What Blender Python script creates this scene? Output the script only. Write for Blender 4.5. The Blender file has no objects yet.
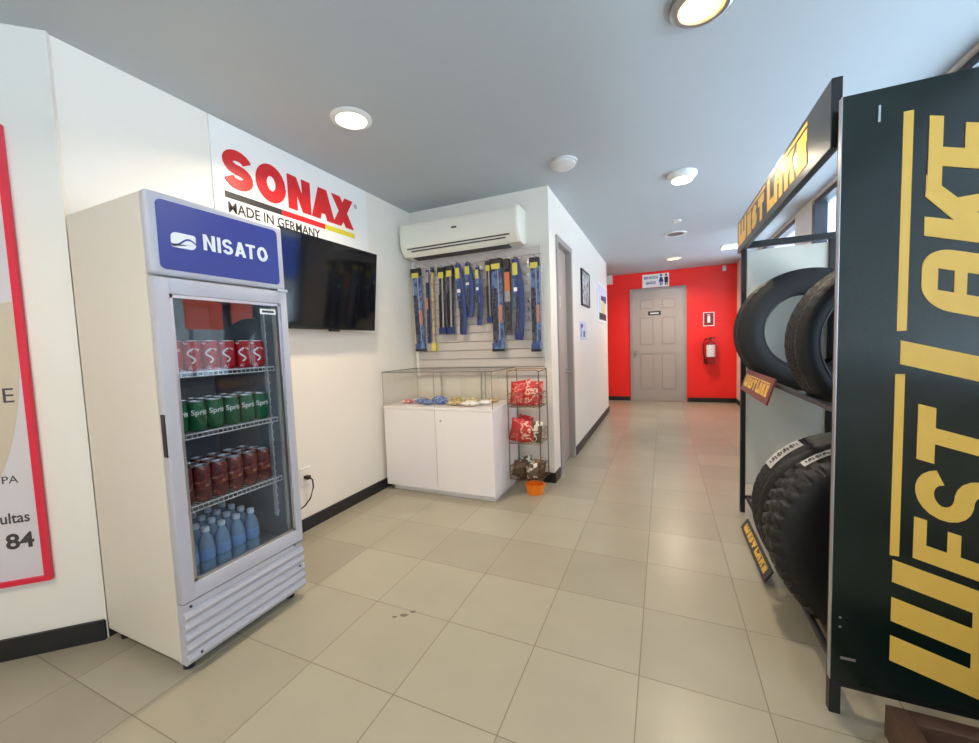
import bpy, bmesh, math, random
from mathutils import Vector, Matrix
random.seed(7)
S = bpy.context.scene
COL = S.collection
PI = math.pi

# ------------------------------------------------------------------ materials
def lin(c):
    return tuple(((v/255)/12.92 if v/255 <= .04045 else ((v/255+.055)/1.055)**2.4) for v in c)

def nodes(m):
    m.use_nodes = True
    nt = m.node_tree
    return nt, nt.nodes, nt.links, nt.nodes.get('Principled BSDF')

def mat(name, rgb, rough=.5, metal=0., var=.05, scale=30., bump=0., spec=.5, coat=0.):
    m = bpy.data.materials.new(name)
    nt, N, L, P = nodes(m)
    c = lin(rgb)
    tc = N.new('ShaderNodeTexCoord'); no = N.new('ShaderNodeTexNoise')
    no.inputs['Scale'].default_value = scale; no.inputs['Detail'].default_value = 3
    L.new(tc.outputs['Object'], no.inputs['Vector'])
    mx = N.new('ShaderNodeMix'); mx.data_type = 'RGBA'
    mx.inputs['A'].default_value = (*[min(1, v*(1-var)) for v in c], 1)
    mx.inputs['B'].default_value = (*[min(1, v*(1+var)) for v in c], 1)
    L.new(no.outputs['Fac'], mx.inputs['Factor']); L.new(mx.outputs['Result'], P.inputs['Base Color'])
    P.inputs['Roughness'].default_value = rough; P.inputs['Metallic'].default_value = metal
    P.inputs['Specular IOR Level'].default_value = spec; P.inputs['Coat Weight'].default_value = coat
    if bump:
        b = N.new('ShaderNodeBump'); b.inputs['Strength'].default_value = bump; b.inputs['Distance'].default_value = .002
        L.new(no.outputs['Fac'], b.inputs['Height']); L.new(b.outputs['Normal'], P.inputs['Normal'])
    return m

def printed(name, cols, scale=18., rough=.35, det=2.):
    """blotchy printed wrapper: several flat colours picked by noise"""
    m = bpy.data.materials.new(name)
    nt, N, L, P = nodes(m)
    tc = N.new('ShaderNodeTexCoord'); no = N.new('ShaderNodeTexNoise')
    no.inputs['Scale'].default_value = scale; no.inputs['Detail'].default_value = det
    L.new(tc.outputs['Object'], no.inputs['Vector'])
    r = N.new('ShaderNodeValToRGB'); r.color_ramp.interpolation = 'CONSTANT'
    e = r.color_ramp.elements
    while len(e) > 1: e.remove(e[-1])
    for i, (p, c) in enumerate(cols):
        el = e[0] if i == 0 else e.new(p)
        el.position = p; el.color = (*lin(c), 1)
    L.new(no.outputs['Fac'], r.inputs['Fac']); L.new(r.outputs['Color'], P.inputs['Base Color'])
    P.inputs['Roughness'].default_value = rough
    return m

def emit(name, rgb, st):
    m = bpy.data.materials.new(name)
    nt, N, L, P = nodes(m)
    P.inputs['Base Color'].default_value = (.8, .8, .8, 1)
    P.inputs['Emission Color'].default_value = (*lin(rgb), 1)
    P.inputs['Emission Strength'].default_value = st
    return m

def glass(name, tint=(245, 250, 250), refl=.5, rough=.0):
    m = bpy.data.materials.new(name)
    nt, N, L, P = nodes(m)
    N.remove(P); out = N.get('Material Output')
    t = N.new('ShaderNodeBsdfTransparent'); t.inputs['Color'].default_value = (*lin(tint), 1)
    g = N.new('ShaderNodeBsdfGlossy'); g.inputs['Roughness'].default_value = rough
    lw = N.new('ShaderNodeLayerWeight'); pw = N.new('ShaderNodeMath'); pw.operation = 'POWER'; pw.inputs[1].default_value = 4
    ma = N.new('ShaderNodeMath'); ma.operation = 'MULTIPLY_ADD'; ma.inputs[1].default_value = .93; ma.inputs[2].default_value = .035
    mu = N.new('ShaderNodeMath'); mu.operation = 'MULTIPLY'; mu.inputs[1].default_value = refl
    mx = N.new('ShaderNodeMixShader')
    L.new(lw.outputs['Facing'], pw.inputs[0]); L.new(pw.outputs[0], ma.inputs[0]); L.new(ma.outputs[0], mu.inputs[0]); L.new(mu.outputs[0], mx.inputs['Fac'])
    L.new(t.outputs[0], mx.inputs[1]); L.new(g.outputs[0], mx.inputs[2]); L.new(mx.outputs[0], out.inputs['Surface'])
    return m

def floor_mat():
    m = bpy.data.materials.new('floor_tile')
    nt, N, L, P = nodes(m)
    tc = N.new('ShaderNodeTexCoord'); mp = N.new('ShaderNodeMapping')
    mp.inputs['Location'].default_value = (1.2893, -1.0628, 0)
    br = N.new('ShaderNodeTexBrick')
    br.offset = 0; br.squash = 1
    br.inputs['Scale'].default_value = 1; br.inputs['Brick Width'].default_value = .4; br.inputs['Row Height'].default_value = .4
    br.inputs['Mortar Size'].default_value = .0022; br.inputs['Mortar Smooth'].default_value = .3; br.inputs['Bias'].default_value = 0
    br.inputs['Color1'].default_value = (*lin((170, 163, 142)), 1); br.inputs['Color2'].default_value = (*lin((157, 149, 129)), 1)
    br.inputs['Mortar'].default_value = (*lin((128, 116, 103)), 1)
    L.new(tc.outputs['Object'], mp.inputs['Vector']); L.new(mp.outputs['Vector'], br.inputs['Vector'])
    no = N.new('ShaderNodeTexNoise'); no.inputs['Scale'].default_value = 3.5; no.inputs['Detail'].default_value = 4
    L.new(tc.outputs['Object'], no.inputs['Vector'])
    mx = N.new('ShaderNodeMix'); mx.data_type = 'RGBA'; mx.blend_type = 'MULTIPLY'; mx.inputs['Factor'].default_value = .35
    rr = N.new('ShaderNodeValToRGB'); rr.color_ramp.elements[0].color = (.78, .78, .78, 1); rr.color_ramp.elements[0].position = .3
    rr.color_ramp.elements[1].position = .7
    L.new(no.outputs['Fac'], rr.inputs['Fac'])
    L.new(br.outputs['Color'], mx.inputs['A']); L.new(rr.outputs['Color'], mx.inputs['B']); L.new(mx.outputs['Result'], P.inputs['Base Color'])
    P.inputs['Roughness'].default_value = .3; P.inputs['Specular IOR Level'].default_value = .45
    b = N.new('ShaderNodeBump'); b.inputs['Strength'].default_value = .35; b.inputs['Distance'].default_value = .002; b.invert = True
    L.new(br.outputs['Fac'], b.inputs['Height']); L.new(b.outputs['Normal'], P.inputs['Normal'])
    return m

M = dict(
    floor=floor_mat(),
    wall=mat('white_wall_paint', (238, 231, 219), .42, var=.02, scale=4),
    ceil=mat('ceiling_paint', (180, 185, 188), .6, var=.02, scale=3),
    red_wall=mat('red_wall_paint', (250, 34, 22), .4, var=.03, scale=4),
    black_base=mat('black_skirting', (34, 34, 36), .4),
    door=mat('grey_door_paint', (172, 160, 152), .35, var=.03),
    door_frame=mat('grey_door_frame', (158, 150, 146), .4),
    cab=mat('cooler_white_enamel', (226, 217, 200), .35, var=.02),
    cooler_grey=mat('cooler_grey_plastic', (192, 190, 198), .38, var=.02),
    liner=mat('cooler_liner', (150, 154, 160), .5),
    blue_panel=mat('blue_sign_film', (44, 60, 146), .3, var=.05, scale=8),
    white=mat('white_film', (244, 244, 242), .4, var=.01),
    wire=mat('white_coated_wire', (220, 220, 222), .35),
    chrome=mat('bright_steel', (205, 205, 205), .22, 1.),
    alu=mat('brushed_aluminium', (190, 192, 196), .35, 1.),
    wire_dark=mat('bronze_wire', (118, 96, 72), .35, .8),
    dark=mat('dark_plastic', (26, 26, 28), .4),
    rubber=mat('tyre_rubber', (25, 25, 26), .55, var=.2, scale=60, bump=.15),
    screen=mat('screen_glass', (8, 9, 12), .08, spec=.6),
    tv_bezel=mat('screen_bezel', (16, 16, 18), .25),
    board=mat('sign_board_white', (240, 238, 232), .4, var=.01),
    red=mat('signal_red', (214, 36, 40), .4),
    black_ink=mat('black_ink', (40, 38, 40), .5),
    yellow=mat('signal_yellow', (222, 206, 48), .45),
    gold=mat('gold_lettering', (232, 186, 82), .42, .0, var=.03),
    panel_green=mat('black_green_panel', (4, 24, 20), .22, var=.0, spec=.5),
    panel_black=mat('header_black_panel', (40, 40, 44), .28),
    rack_black=mat('rack_black_paint', (26, 28, 30), .4),
    rack_grey=mat('rack_grey_panel', (216, 215, 204), .45, var=.02),
    maroon=mat('maroon_placard', (112, 44, 44), .4),
    slat=mat('slatwall_grey', (206, 196, 188), .5, var=.03),
    slat_back=mat('slatwall_groove', (186, 176, 168), .6),
    ac=mat('ac_white_plastic', (242, 236, 220), .35, var=.01),
    ac_dark=mat('ac_vent_dark', (70, 66, 62), .5),
    counter=mat('counter_white_laminate', (240, 234, 232), .35, var=.01),
    seam=mat('seam_grey', (110, 106, 104), .5),
    glass=glass('case_glass', (254, 254, 253), .6),
    cooler_glass=glass('cooler_door_glass', (240, 243, 245), 1.0),
    win_glass=glass('window_glass', (246, 250, 252), .8),
    steel_frame=mat('window_frame_dark', (70, 76, 84), .4, .3),
    orange=mat('orange_plastic', (246, 130, 16), .35),
    poster_red=mat('poster_frame_red', (226, 40, 66), .35),
    poster_print=None,
    grey_ink=mat('grey_ink', (70, 64, 66), .5),
    tan=mat('poster_tan_shape', (206, 190, 166), .5),
    brown=mat('brown_wood', (92, 66, 50), .5, var=.25, scale=14),
    brown_dark=mat('dark_wood', (44, 34, 28), .6, var=.2),
    can_red=printed('red_can_print', [(0, (196, 22, 34)), (.64, (236, 190, 190))], 30, .3),
    can_green=printed('green_can_print', [(0, (10, 100, 60)), (.66, (60, 150, 90))], 26, .3),
    can_brown=printed('brown_can_print', [(0, (96, 40, 42)), (.5, (136, 60, 56)), (.63, (188, 140, 120))], 40, .35),
    can_lid=mat('can_aluminium', (208, 208, 212), .28, .9),
    bottle=None,
    cap_blue=mat('bottle_cap_white_blue', (206, 222, 238), .4),
    label_blue=mat('bottle_label', (110, 156, 206), .4),
    pk_black=mat('pack_black', (24, 24, 30), .4),
    pk_yellow=mat('pack_yellow', (214, 200, 84), .4),
    pk_blue=printed('pack_blue', [(0, (62, 80, 130)), (.44, (100, 126, 172)), (.6, (66, 76, 108))], 16, .25),
    pk_navy=mat('pack_navy', (42, 56, 112), .35),
    pk_dark=printed('pack_blade', [(0, (46, 48, 58)), (.5, (78, 82, 96)), (.62, (36, 38, 48))], 20, .25),
    pk_orange=mat('pack_orange', (214, 120, 70), .4),
    pk_grey=mat('pack_grey', (168, 160, 158), .4),
    bag_red=printed('red_snack_print', [(0, (200, 40, 44)), (.54, (226, 130, 116)), (.6, (206, 48, 48))], 16),
    bag_red2=printed('red_snack_print_pale', [(0, (206, 52, 52)), (.5, (238, 190, 170)), (.58, (204, 46, 48))], 15),
    bag_brown=printed('brown_snack_print', [(0, (84, 64, 46)), (.52, (130, 98, 66)), (.64, (206, 190, 166))], 16),
    bag_grey=printed('grey_snack_print', [(0, (96, 82, 62)), (.52, (222, 216, 200)), (.62, (80, 66, 50))], 15),
    ext_red=mat('extinguisher_red', (150, 20, 26), .3, coat=.3),
    ext_label=printed('extinguisher_label', [(0, (236, 226, 222)), (.6, (150, 160, 190))], 60),
    lamp_white=emit('lamp_white', (255, 240, 214), 9),
    lamp_warm=emit('lamp_warm', (255, 208, 96), 1.7),
    panel_light=emit('light_panel', (255, 252, 240), 6),
    lamp_rim=mat('lamp_rim_white', (226, 224, 218), .3),
    detector=mat('detector_plastic', (214, 210, 206), .45),
    ground=mat('outside_concrete', (190, 206, 220), .7, var=.08),
    ext_orange=mat('outside_orange_banner', (236, 92, 56), .5),
    ext_blue=mat('outside_blue_banner', (60, 90, 190), .5),
    stain=mat('floor_stain', (112, 98, 84), .5),
    paper=mat('paper_blue_white', (206, 212, 230), .5),
    navy_ink=mat('navy_ink', (44, 54, 130), .5),
    cyan_ink=mat('teal_ink', (70, 130, 180), .5),
    photo_print=printed('photo_print_grey', [(0, (150, 150, 150)), (.45, (206, 206, 204)), (.6, (110, 112, 114))], 9),
    cord=mat('black_cord', (30, 28, 28), .45),
    outlet=mat('outlet_plastic', (236, 230, 220), .4),
    foil=printed('foil_tan', [(0, (206, 186, 130)), (.5, (160, 130, 80)), (.62, (232, 224, 200))], 40),
    foil_blue=printed('foil_blue', [(0, (50, 84, 170)), (.5, (150, 176, 214)), (.6, (40, 60, 140))], 40),
    foil_red=printed('foil_red', [(0, (216, 100, 96)), (.5, (240, 200, 190)), (.62, (200, 60, 60))], 40),
    foil_white=printed('foil_white', [(0, (240, 236, 232)), (.62, (200, 90, 90))], 40),
)
def poster_material():
    m = bpy.data.materials.new('poster_print'); nt, N, L, P = nodes(m)
    P.inputs['Base Color'].default_value = (*lin((216, 208, 210)), 1); P.inputs['Roughness'].default_value = .3
    return m
M['poster_print'] = poster_material()
def bottle_material():
    m = bpy.data.materials.new('clear_blue_plastic'); nt, N, L, P = nodes(m)
    N.remove(P); out = N.get('Material Output')
    t = N.new('ShaderNodeBsdfTransparent'); t.inputs['Color'].default_value = (*lin((214, 230, 246)), 1)
    d = N.new('ShaderNodeBsdfPrincipled'); d.inputs['Base Color'].default_value = (*lin((160, 196, 226)), 1); d.inputs['Roughness'].default_value = .12
    no = N.new('ShaderNodeTexNoise'); no.inputs['Scale'].default_value = 40
    mr = N.new('ShaderNodeMapRange'); mr.inputs['To Min'].default_value = .3; mr.inputs['To Max'].default_value = .8
    mx = N.new('ShaderNodeMixShader'); L.new(no.outputs['Fac'], mr.inputs['Value']); L.new(mr.outputs[0], mx.inputs['Fac'])
    L.new(t.outputs[0], mx.inputs[1]); L.new(d.outputs[0], mx.inputs[2]); L.new(mx.outputs[0], out.inputs['Surface'])
    return m
M['bottle'] = bottle_material()

# ------------------------------------------------------------------ helpers
SHIFT = {}
def thing(name, label, cat, loc=(0, 0, 0), group=None):
    o = bpy.data.objects.new(name, None); COL.objects.link(o); o.location = loc; o.empty_display_size = .05
    o['label'] = label; o['category'] = cat
    if group: o['group'] = group
    SHIFT[o] = Vector(loc)
    return o

def obj(name, bm, m, parent=None, smooth=False, label=None):
    me = bpy.data.meshes.new(name)
    if parent is not None: bmesh.ops.translate(bm, vec=-SHIFT[parent], verts=bm.verts)
    bmesh.ops.recalc_face_normals(bm, faces=bm.faces)
    bm.to_mesh(me); bm.free()
    me.materials.append(M[m] if isinstance(m, str) else m)
    if smooth:
        me.polygons.foreach_set('use_smooth', [True]*len(me.polygons))
        if smooth != 'all': me.set_sharp_from_angle(angle=math.radians(38))
    o = bpy.data.objects.new(name, me); COL.objects.link(o)
    if parent is not None: o.parent = parent; SHIFT[o] = SHIFT[parent]
    if label: o['label'] = label
    return o

def tag(o, label, cat, group=None):
    o['label'] = label; o['category'] = cat
    if group: o['group'] = group
    return o

def struct(name, bm, m, parent=None, **k):
    o = obj(name, bm, m, parent, **k)
    if parent is None: o['kind'] = 'structure'; SHIFT[o] = Vector((0, 0, 0))
    return o

def dup(src, loc, label=None, group=None):
    r = src.copy(); COL.objects.link(r); r.location = loc
    if label: r['label'] = label
    if group: r['group'] = group
    for ch in list(src.children):
        c = ch.copy(); COL.objects.link(c); c.parent = r
        for g in list(ch.children):
            d = g.copy(); COL.objects.link(d); d.parent = c
    return r

def B(): return bmesh.new()

def box(bm, a, b, bev=0, seg=2, mtx=None):
    x0, y0, z0 = [min(p, q) for p, q in zip(a, b)]; x1, y1, z1 = [max(p, q) for p, q in zip(a, b)]
    vs = [bm.verts.new(p) for p in ((x0,y0,z0),(x1,y0,z0),(x1,y1,z0),(x0,y1,z0),(x0,y0,z1),(x1,y0,z1),(x1,y1,z1),(x0,y1,z1))]
    fs = [bm.faces.new([vs[i] for i in f]) for f in ((0,3,2,1),(4,5,6,7),(0,1,5,4),(1,2,6,5),(2,3,7,6),(3,0,4,7))]
    if bev:
        es = list({e for f in fs for e in f.edges})
        r = bmesh.ops.bevel(bm, geom=es, offset=bev, segments=seg, affect='EDGES', profile=.6)
        vs = list({v for f in r['faces'] for v in f.verts} | {v for v in vs if v.is_valid})
    if mtx is not None: bmesh.ops.transform(bm, matrix=mtx, verts=[v for v in vs if v.is_valid])
    return bm

def bx(a, b, bev=0, seg=2, mtx=None): return box(B(), a, b, bev, seg, mtx)

def tube(bm, pts, r, n=8, cap=True, rs=None, up=(0, 0, 1), flat=1.):
    pts = [Vector(p) for p in pts]; rings = []
    for i, p in enumerate(pts):
        t = (pts[min(i+1, len(pts)-1)] - pts[max(i-1, 0)]).normalized()
        u = Vector(up)
        if abs(t.dot(u)) > .95: u = Vector((1, 0, 0)) if abs(t.x) < .9 else Vector((0, 1, 0))
        s = t.cross(u).normalized(); u = s.cross(t).normalized()
        rr = rs[i] if rs else r
        rings.append([bm.verts.new(p + (s*math.cos(2*PI*k/n) + u*math.sin(2*PI*k/n)*flat)*rr) for k in range(n)])
    for a, b in zip(rings, rings[1:]):
        for k in range(n): bm.faces.new((a[k], a[(k+1) % n], b[(k+1) % n], b[k]))
    if cap: bm.faces.new(rings[0][::-1]); bm.faces.new(rings[-1])
    return bm

def lathe(bm, prof, c=(0, 0, 0), n=24, axis='z', close=False):
    """prof: (radius, height) pairs, turned about an axis through c"""
    c = Vector(c); rings = []
    def P(r, h, a):
        if axis == 'z': return c + Vector((r*math.cos(a), r*math.sin(a), h))
        if axis == 'y': return c + Vector((r*math.cos(a), h, r*math.sin(a)))
        return c + Vector((h, r*math.cos(a), r*math.sin(a)))
    for r, h in prof:
        if r < 1e-6: rings.append([bm.verts.new(P(0, h, 0))])
        else: rings.append([bm.verts.new(P(r, h, 2*PI*k/n)) for k in range(n)])
    pairs = list(zip(rings, rings[1:])) + ([(rings[-1], rings[0])] if close else [])
    for a, b in pairs:
        for k in range(n):
            q = (k+1) % n
            if len(a) == 1 and len(b) == 1: continue
            if len(a) == 1: bm.faces.new((a[0], b[k], b[q]))
            elif len(b) == 1: bm.faces.new((a[k], a[q], b[0]))
            else: bm.faces.new((a[k], a[q], b[q], b[k]))
    return bm

def prism(bm, poly, o, U, V, d):
    """2-D outline placed at o with axes U,V and pushed out by d along UxV"""
    o, U, V = Vector(o), Vector(U).normalized(), Vector(V).normalized(); W = U.cross(V)*d
    f = [bm.verts.new(o + U*u + V*v + W) for u, v in poly]; b = [bm.verts.new(o + U*u + V*v) for u, v in poly]
    bm.faces.new(f); bm.faces.new(b[::-1]); n = len(poly)
    for i in range(n): bm.faces.new((b[i], b[(i+1) % n], f[(i+1) % n], f[i]))
    return bm

# ---- lettering drawn as outlines
def ribbon(pts, t):
    out = []
    n = len(pts); L = []; R = []
    for i in range(n):
        a = Vector(pts[max(i-1, 0)]); b = Vector(pts[min(i+1, n-1)]); d = (b-a).normalized(); nn = Vector((-d.y, d.x))
        L.append(Vector(pts[i])+nn*t/2); R.append(Vector(pts[i])-nn*t/2)
    for i in range(n-1): out.append([R[i], R[i+1], L[i+1], L[i]])
    return [[(p[0], p[1]) for p in q] for q in out]
def arc(cx, cy, rx, ry, a0, a1, n=14):
    return [(cx+rx*math.cos(math.radians(a0+(a1-a0)*i/n)), cy+ry*math.sin(math.radians(a0+(a1-a0)*i/n))) for i in range(n+1)]
def rc(x0, y0, x1, y1): return [(x0, y0), (x1, y0), (x1, y1), (x0, y1)]
def glyph(ch, w, h, t):
    th = t*.82
    if ch == 'I': return [rc(0, 0, t, h)]
    if ch == 'T': return [rc(0, h-th, w, h), rc(w/2-t/2, 0, w/2+t/2, h-th)]
    if ch == 'E': return [rc(0, 0, t, h), rc(t, 0, w, th), rc(t, h/2-th/2, w*.93, h/2+th/2), rc(t, h-th, w, h)]
    if ch == 'e': k = t*.56; return [rc(0, 0, t, h), rc(t, 0, w, k), rc(t, h*.58-k/2, w*.9, h*.58+k/2), rc(t, h-k, w, h)]   # E with thin arms
    if ch == 'L': return [rc(0, 0, t, h), rc(t, 0, w, th)]
    if ch == 'N': return [rc(0, 0, t, h), rc(w-t, 0, w, h), [(t, h), (t*.3, h), (w-t, 0), (w-t*.3, 0)][::-1]]
    if ch == 'A':
        k = t*1.08
        return [[(0, 0), (k, 0), (w/2+k/2, h), (w/2-k/2, h)], [(w-k, 0), (w, 0), (w/2+k/2, h), (w/2-k/2, h)], rc(w*.22, h*.2, w*.78, h*.2+th*.8)]
    if ch == 'X':
        k = t*1.2
        return [[(0, 0), (k, 0), (w, h), (w-k, h)], [(w-k, 0), (w, 0), (k, h), (0, h)]]
    if ch == 'O': return ribbon(arc(w/2, h/2, (w-t)/2, (h-th)/2, 0, 360, 36), t)
    if ch == 'S':
        rx, ry = (w-t)/2, (h-th)/4
        return ribbon(arc(w/2, h-th/2-ry, rx, ry, 12, 262, 14) + arc(w/2, th/2+ry, rx, ry, 82, -168, 14), th*1.02)
    if ch == 'K': return [rc(0, 0, t, h), [(t, h*.34), (t, h*.34+t*1.5), (w-t*1.15, h), (w, h)], [(t*1.5, h*.56), (w-t*1.2, 0), (w, 0), (t*2.1, h*.72)]]
    if ch == 'W':
        r = t*.5
        return [rc(0, t*.4, t, h), rc((w-t)/2, t, (w+t)/2, h), rc(w-t, t*.4, w, h), [(t*.45, 0), (w-t*.45, 0), (w, t*.45), (w, t*1.2), (0, t*1.2), (0, t*.45)]]
    if ch == 'a':   # round-topped A
        k = w*.36; tt = t*.62
        top = [(0, h-k)] + [(w-p, q) for p, q in arc(w-k, h-k, k, k, 0, 90, 8)] + arc(w-k, h-k, k, k, 90, 0, 8) + [(w-t, h-k), (w-t, h-tt), (t, h-tt), (t, h-k)]
        return [rc(0, 0, t, h-k), rc(w-t, 0, w, h-k), top, rc(t, h*.56, w-t, h*.68)]
    return []
def letters(bm, spec, o, U, V, t, d=.002):
    """spec: list of (char, u0, width, height)"""
    for ch, u, w, h in spec:                        # each stroke a hair prouder than the last, so crossing strokes never share a face
        for i, poly in enumerate(glyph(ch, w, h, t)):
            prism(bm, [(u+p, q) for p, q in poly], o, U, V, d+.00012*i)
    return bm
def text(body, size, o, U, V, d=.001, bold=0., align='LEFT', width=None, bend=None):
    cu = bpy.data.curves.new('t', 'FONT'); cu.body = body; cu.size = size; cu.extrude = d/2; cu.offset = bold; cu.align_x = align
    cu.resolution_u = 3
    to = bpy.data.objects.new('t', cu); COL.objects.link(to)
    dg = bpy.context.evaluated_depsgraph_get(); dg.update()
    me = bpy.data.meshes.new_from_object(to.evaluated_get(dg))
    bm = B(); bm.from_mesh(me)
    bpy.data.objects.remove(to); bpy.data.curves.remove(cu); bpy.data.meshes.remove(me)
    xs = [v.co.x for v in bm.verts]; k = (width/(max(xs)-min(xs))) if width else 1
    U, V = Vector(U).normalized(), Vector(V).normalized(); W = U.cross(V); o = Vector(o)
    for v in bm.verts:
        u, w, z = v.co.x*k, v.co.y, v.co.z + d/2
        if bend: v.co = o + V*w + (U*math.sin(u/bend) + W*math.cos(u/bend))*(bend+z)
        else: v.co = o + U*u + V*w + W*z
    return bm
def merge(*bms):
    a = bms[0]
    for b in bms[1:]:
        me = bpy.data.meshes.new('tmp'); b.to_mesh(me); b.free(); a.from_mesh(me); bpy.data.meshes.remove(me)
    return a
WL = [('W', 0, .30, 1.2), ('E', .345, .13, 1), ('S', .51, .15, 1), ('T', .69, .16, 1), ('L', .93, .15, 1.2), ('a', 1.09, .16, 1), ('K', 1.29, .17, 1), ('E', 1.49, .14, 1)]
def westlake(bm, o, U, V, length, hgt, d=.0015):
    ku = length/1.63
    letters(bm, [(c, u*ku, w*ku, h*hgt/1.2) for c, u, w, h in WL], o, U, V, .062*ku, d)
    prism(bm, rc(.345*ku, hgt*.9, .88*ku, hgt), o, U, V, d); prism(bm, rc(1.05*ku, hgt*.9, 1.63*ku, hgt), o, U, V, d)
    return bm

# ------------------------------------------------------------------ the setting
H = 2.55; XL = -2.27; XC = -.88; YB = 3.34; YR = 8.48; XR = 1.35; YN = -2.6; XW = -3.5
CK = Vector((XL, .82, 0))                       # corner where the diagonal wall starts
DD = Vector((-.737, -.675, 0)).normalized()
DL = 1.67; CE = CK + DD*DL                      # far end of the diagonal wall
DN = Vector((-DD.y, DD.x, 0))                   # room-side normal (towards +x,-y)
struct('floor', bx((XW-.2, YN-.2, -.1), (XR+.2, YR+.2, 0)), 'floor')
struct('ceiling', bx((XW-.2, YN-.2, H), (XR+.2, YR+.2, H+.1)), 'ceil')
struct('wall_left', bx((XL-.12, CK.y, 0), (XL, YB+.12, H)), 'wall')
def along(bm, p, d, n, l0, l1, t0, t1, z0, z1):
    q = [(p + d*a + n*b) for a, b in ((l0, t0), (l1, t0), (l1, t1), (l0, t1))]
    lo = [bm.verts.new((v.x, v.y, z0)) for v in q]; hi = [bm.verts.new((v.x, v.y, z1)) for v in q]
    bm.faces.new(lo[::-1]); bm.faces.new(hi)
    for i in range(4): bm.faces.new((lo[i], lo[(i+1) % 4], hi[(i+1) % 4], hi[i]))
    return bm
if DN.x < 0: DN = -DN
struct('wall_diagonal', along(B(), CK, DD, DN, -.02, DL+.05, -.12, 0, 0, H), 'wall')
struct('wall_side', bx((XW-.1, YN, 0), (XW, CE.y+.05, H)), 'wall')
struct('wall_back', bx((XL, YB, 0), (XC, YB+.12, H)), 'wall')
D0, D1, DH = 3.56, 4.2, 2.2; YE = 7.1
w = B(); box(w, (XC-.12, YB+.12, 0), (XC, D0, H)); box(w, (XC-.12, D1, 0), (XC, YE, H)); box(w, (XC-.12, D0, DH), (XC, D1, H))
struct('wall_corridor', w, 'wall')
w = B(); box(w, (-2.2, YE-.12, 0), (XC-.12, YE, H)); box(w, (-2.3, YE-.12, 0), (-2.2, YR, H)); struct('wall_nook', w, 'wall')
struct('wall_far', bx((-2.3, YR, 0), (XR+.1, YR+.12, H)), 'red_wall')
# right wall with window openings
WIN = [(-2.3, 1.0), (1.25, 4.95), (5.5, 7.8)]
ZS, ZT = .95, 2.53
w = B(); e = YN
for a, b in WIN:
    box(w, (XR, e, 0), (XR+.12, a, H)); box(w, (XR, a, 0), (XR+.12, b, ZS)); box(w, (XR, a, ZT), (XR+.12, b, H)); e = b
box(w, (XR, e, 0), (XR+.12, YR, H)); struct('wall_right', w, 'wall')
struct('trim_1', bx((1.235, 7.98, 0), (XR, YR, H)), 'wall')
w = B(); RW = (-.7, 1.1)
box(w, (XW-.1, YN-.12, 0), (RW[0], YN, H)); box(w, (RW[1], YN-.12, 0), (XR+.12, YN, H)); box(w, (RW[0], YN-.12, 2.4), (RW[1], YN, H)); box(w, (RW[0], YN-.12, 0), (RW[1], YN, .15))
struct('wall_rear', w, 'wall')
def window(i, a0, a1, z0, z1, axis, c, divs):
    f = B(); g = B(); t = .05
    def bb(bm, p0, p1, q0, q1, d0, d1):
        if axis == 'x': box(bm, (c+d0, p0, q0), (c+d1, p1, q1))
        else: box(bm, (p0, c+d0, q0), (p1, c+d1, q1))
    bb(f, a0, a1, z0, z0+t, .02, .1); bb(f, a0, a1, z1-t, z1, .02, .1); bb(f, a0, a0+t, z0+t, z1-t, .02, .1); bb(f, a1-t*1.6, a1, z0+t, z1-t, .0, .1)
    for k in range(1, divs):
        m_ = a0+(a1-a0)*k/divs; bb(f, m_-t/2, m_+t/2, z0+t, z1-t, .02, .1)
    o = struct('window_%d' % i, f, 'steel_frame')
    bb(g, a0+t, a1-t, z0+t, z1-t, .055, .063); obj('pane', g, 'win_glass', o)
for i, (a, b) in enumerate(WIN): window(i+1, a, b, ZS, ZT, 'x', XR, (2, 2, 1)[i])
window(4, RW[0], RW[1], .15, 2.4, 'y', YN-.12, 2)
# skirting
t = .012
struct('baseboard_left', bx((XL, CK.y, 0), (XL+t, YB, .085)), 'black_base')
struct('baseboard_diagonal', along(B(), CK, DD, DN, -.012, DL, 0, t, 0, .09), 'black_base')
w = B(); box(w, (-1.2, YB-t, 0), (XC+t, YB, .09)); box(w, (XC, YB, 0), (XC+t, D0-.05, .09)); struct('baseboard_back', w, 'black_base')
struct('baseboard_corridor', bx((XC, D1+.05, 0), (XC+t, YE+t, .09)), 'black_base')
w = B(); box(w, (-2.2, YR-t, 0), (-.63, YR, .085)); box(w, (.43, YR-t, 0), (1.235, YR, .085)); struct('baseboard_far', w, 'black_base')
w = B(); box(w, (1.235-t, 7.98, 0), (1.235, YR-t, .085)); box(w, (XR-t, YN, 0), (XR, 7.98, .085)); struct('baseboard_right', w, 'black_base')

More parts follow.
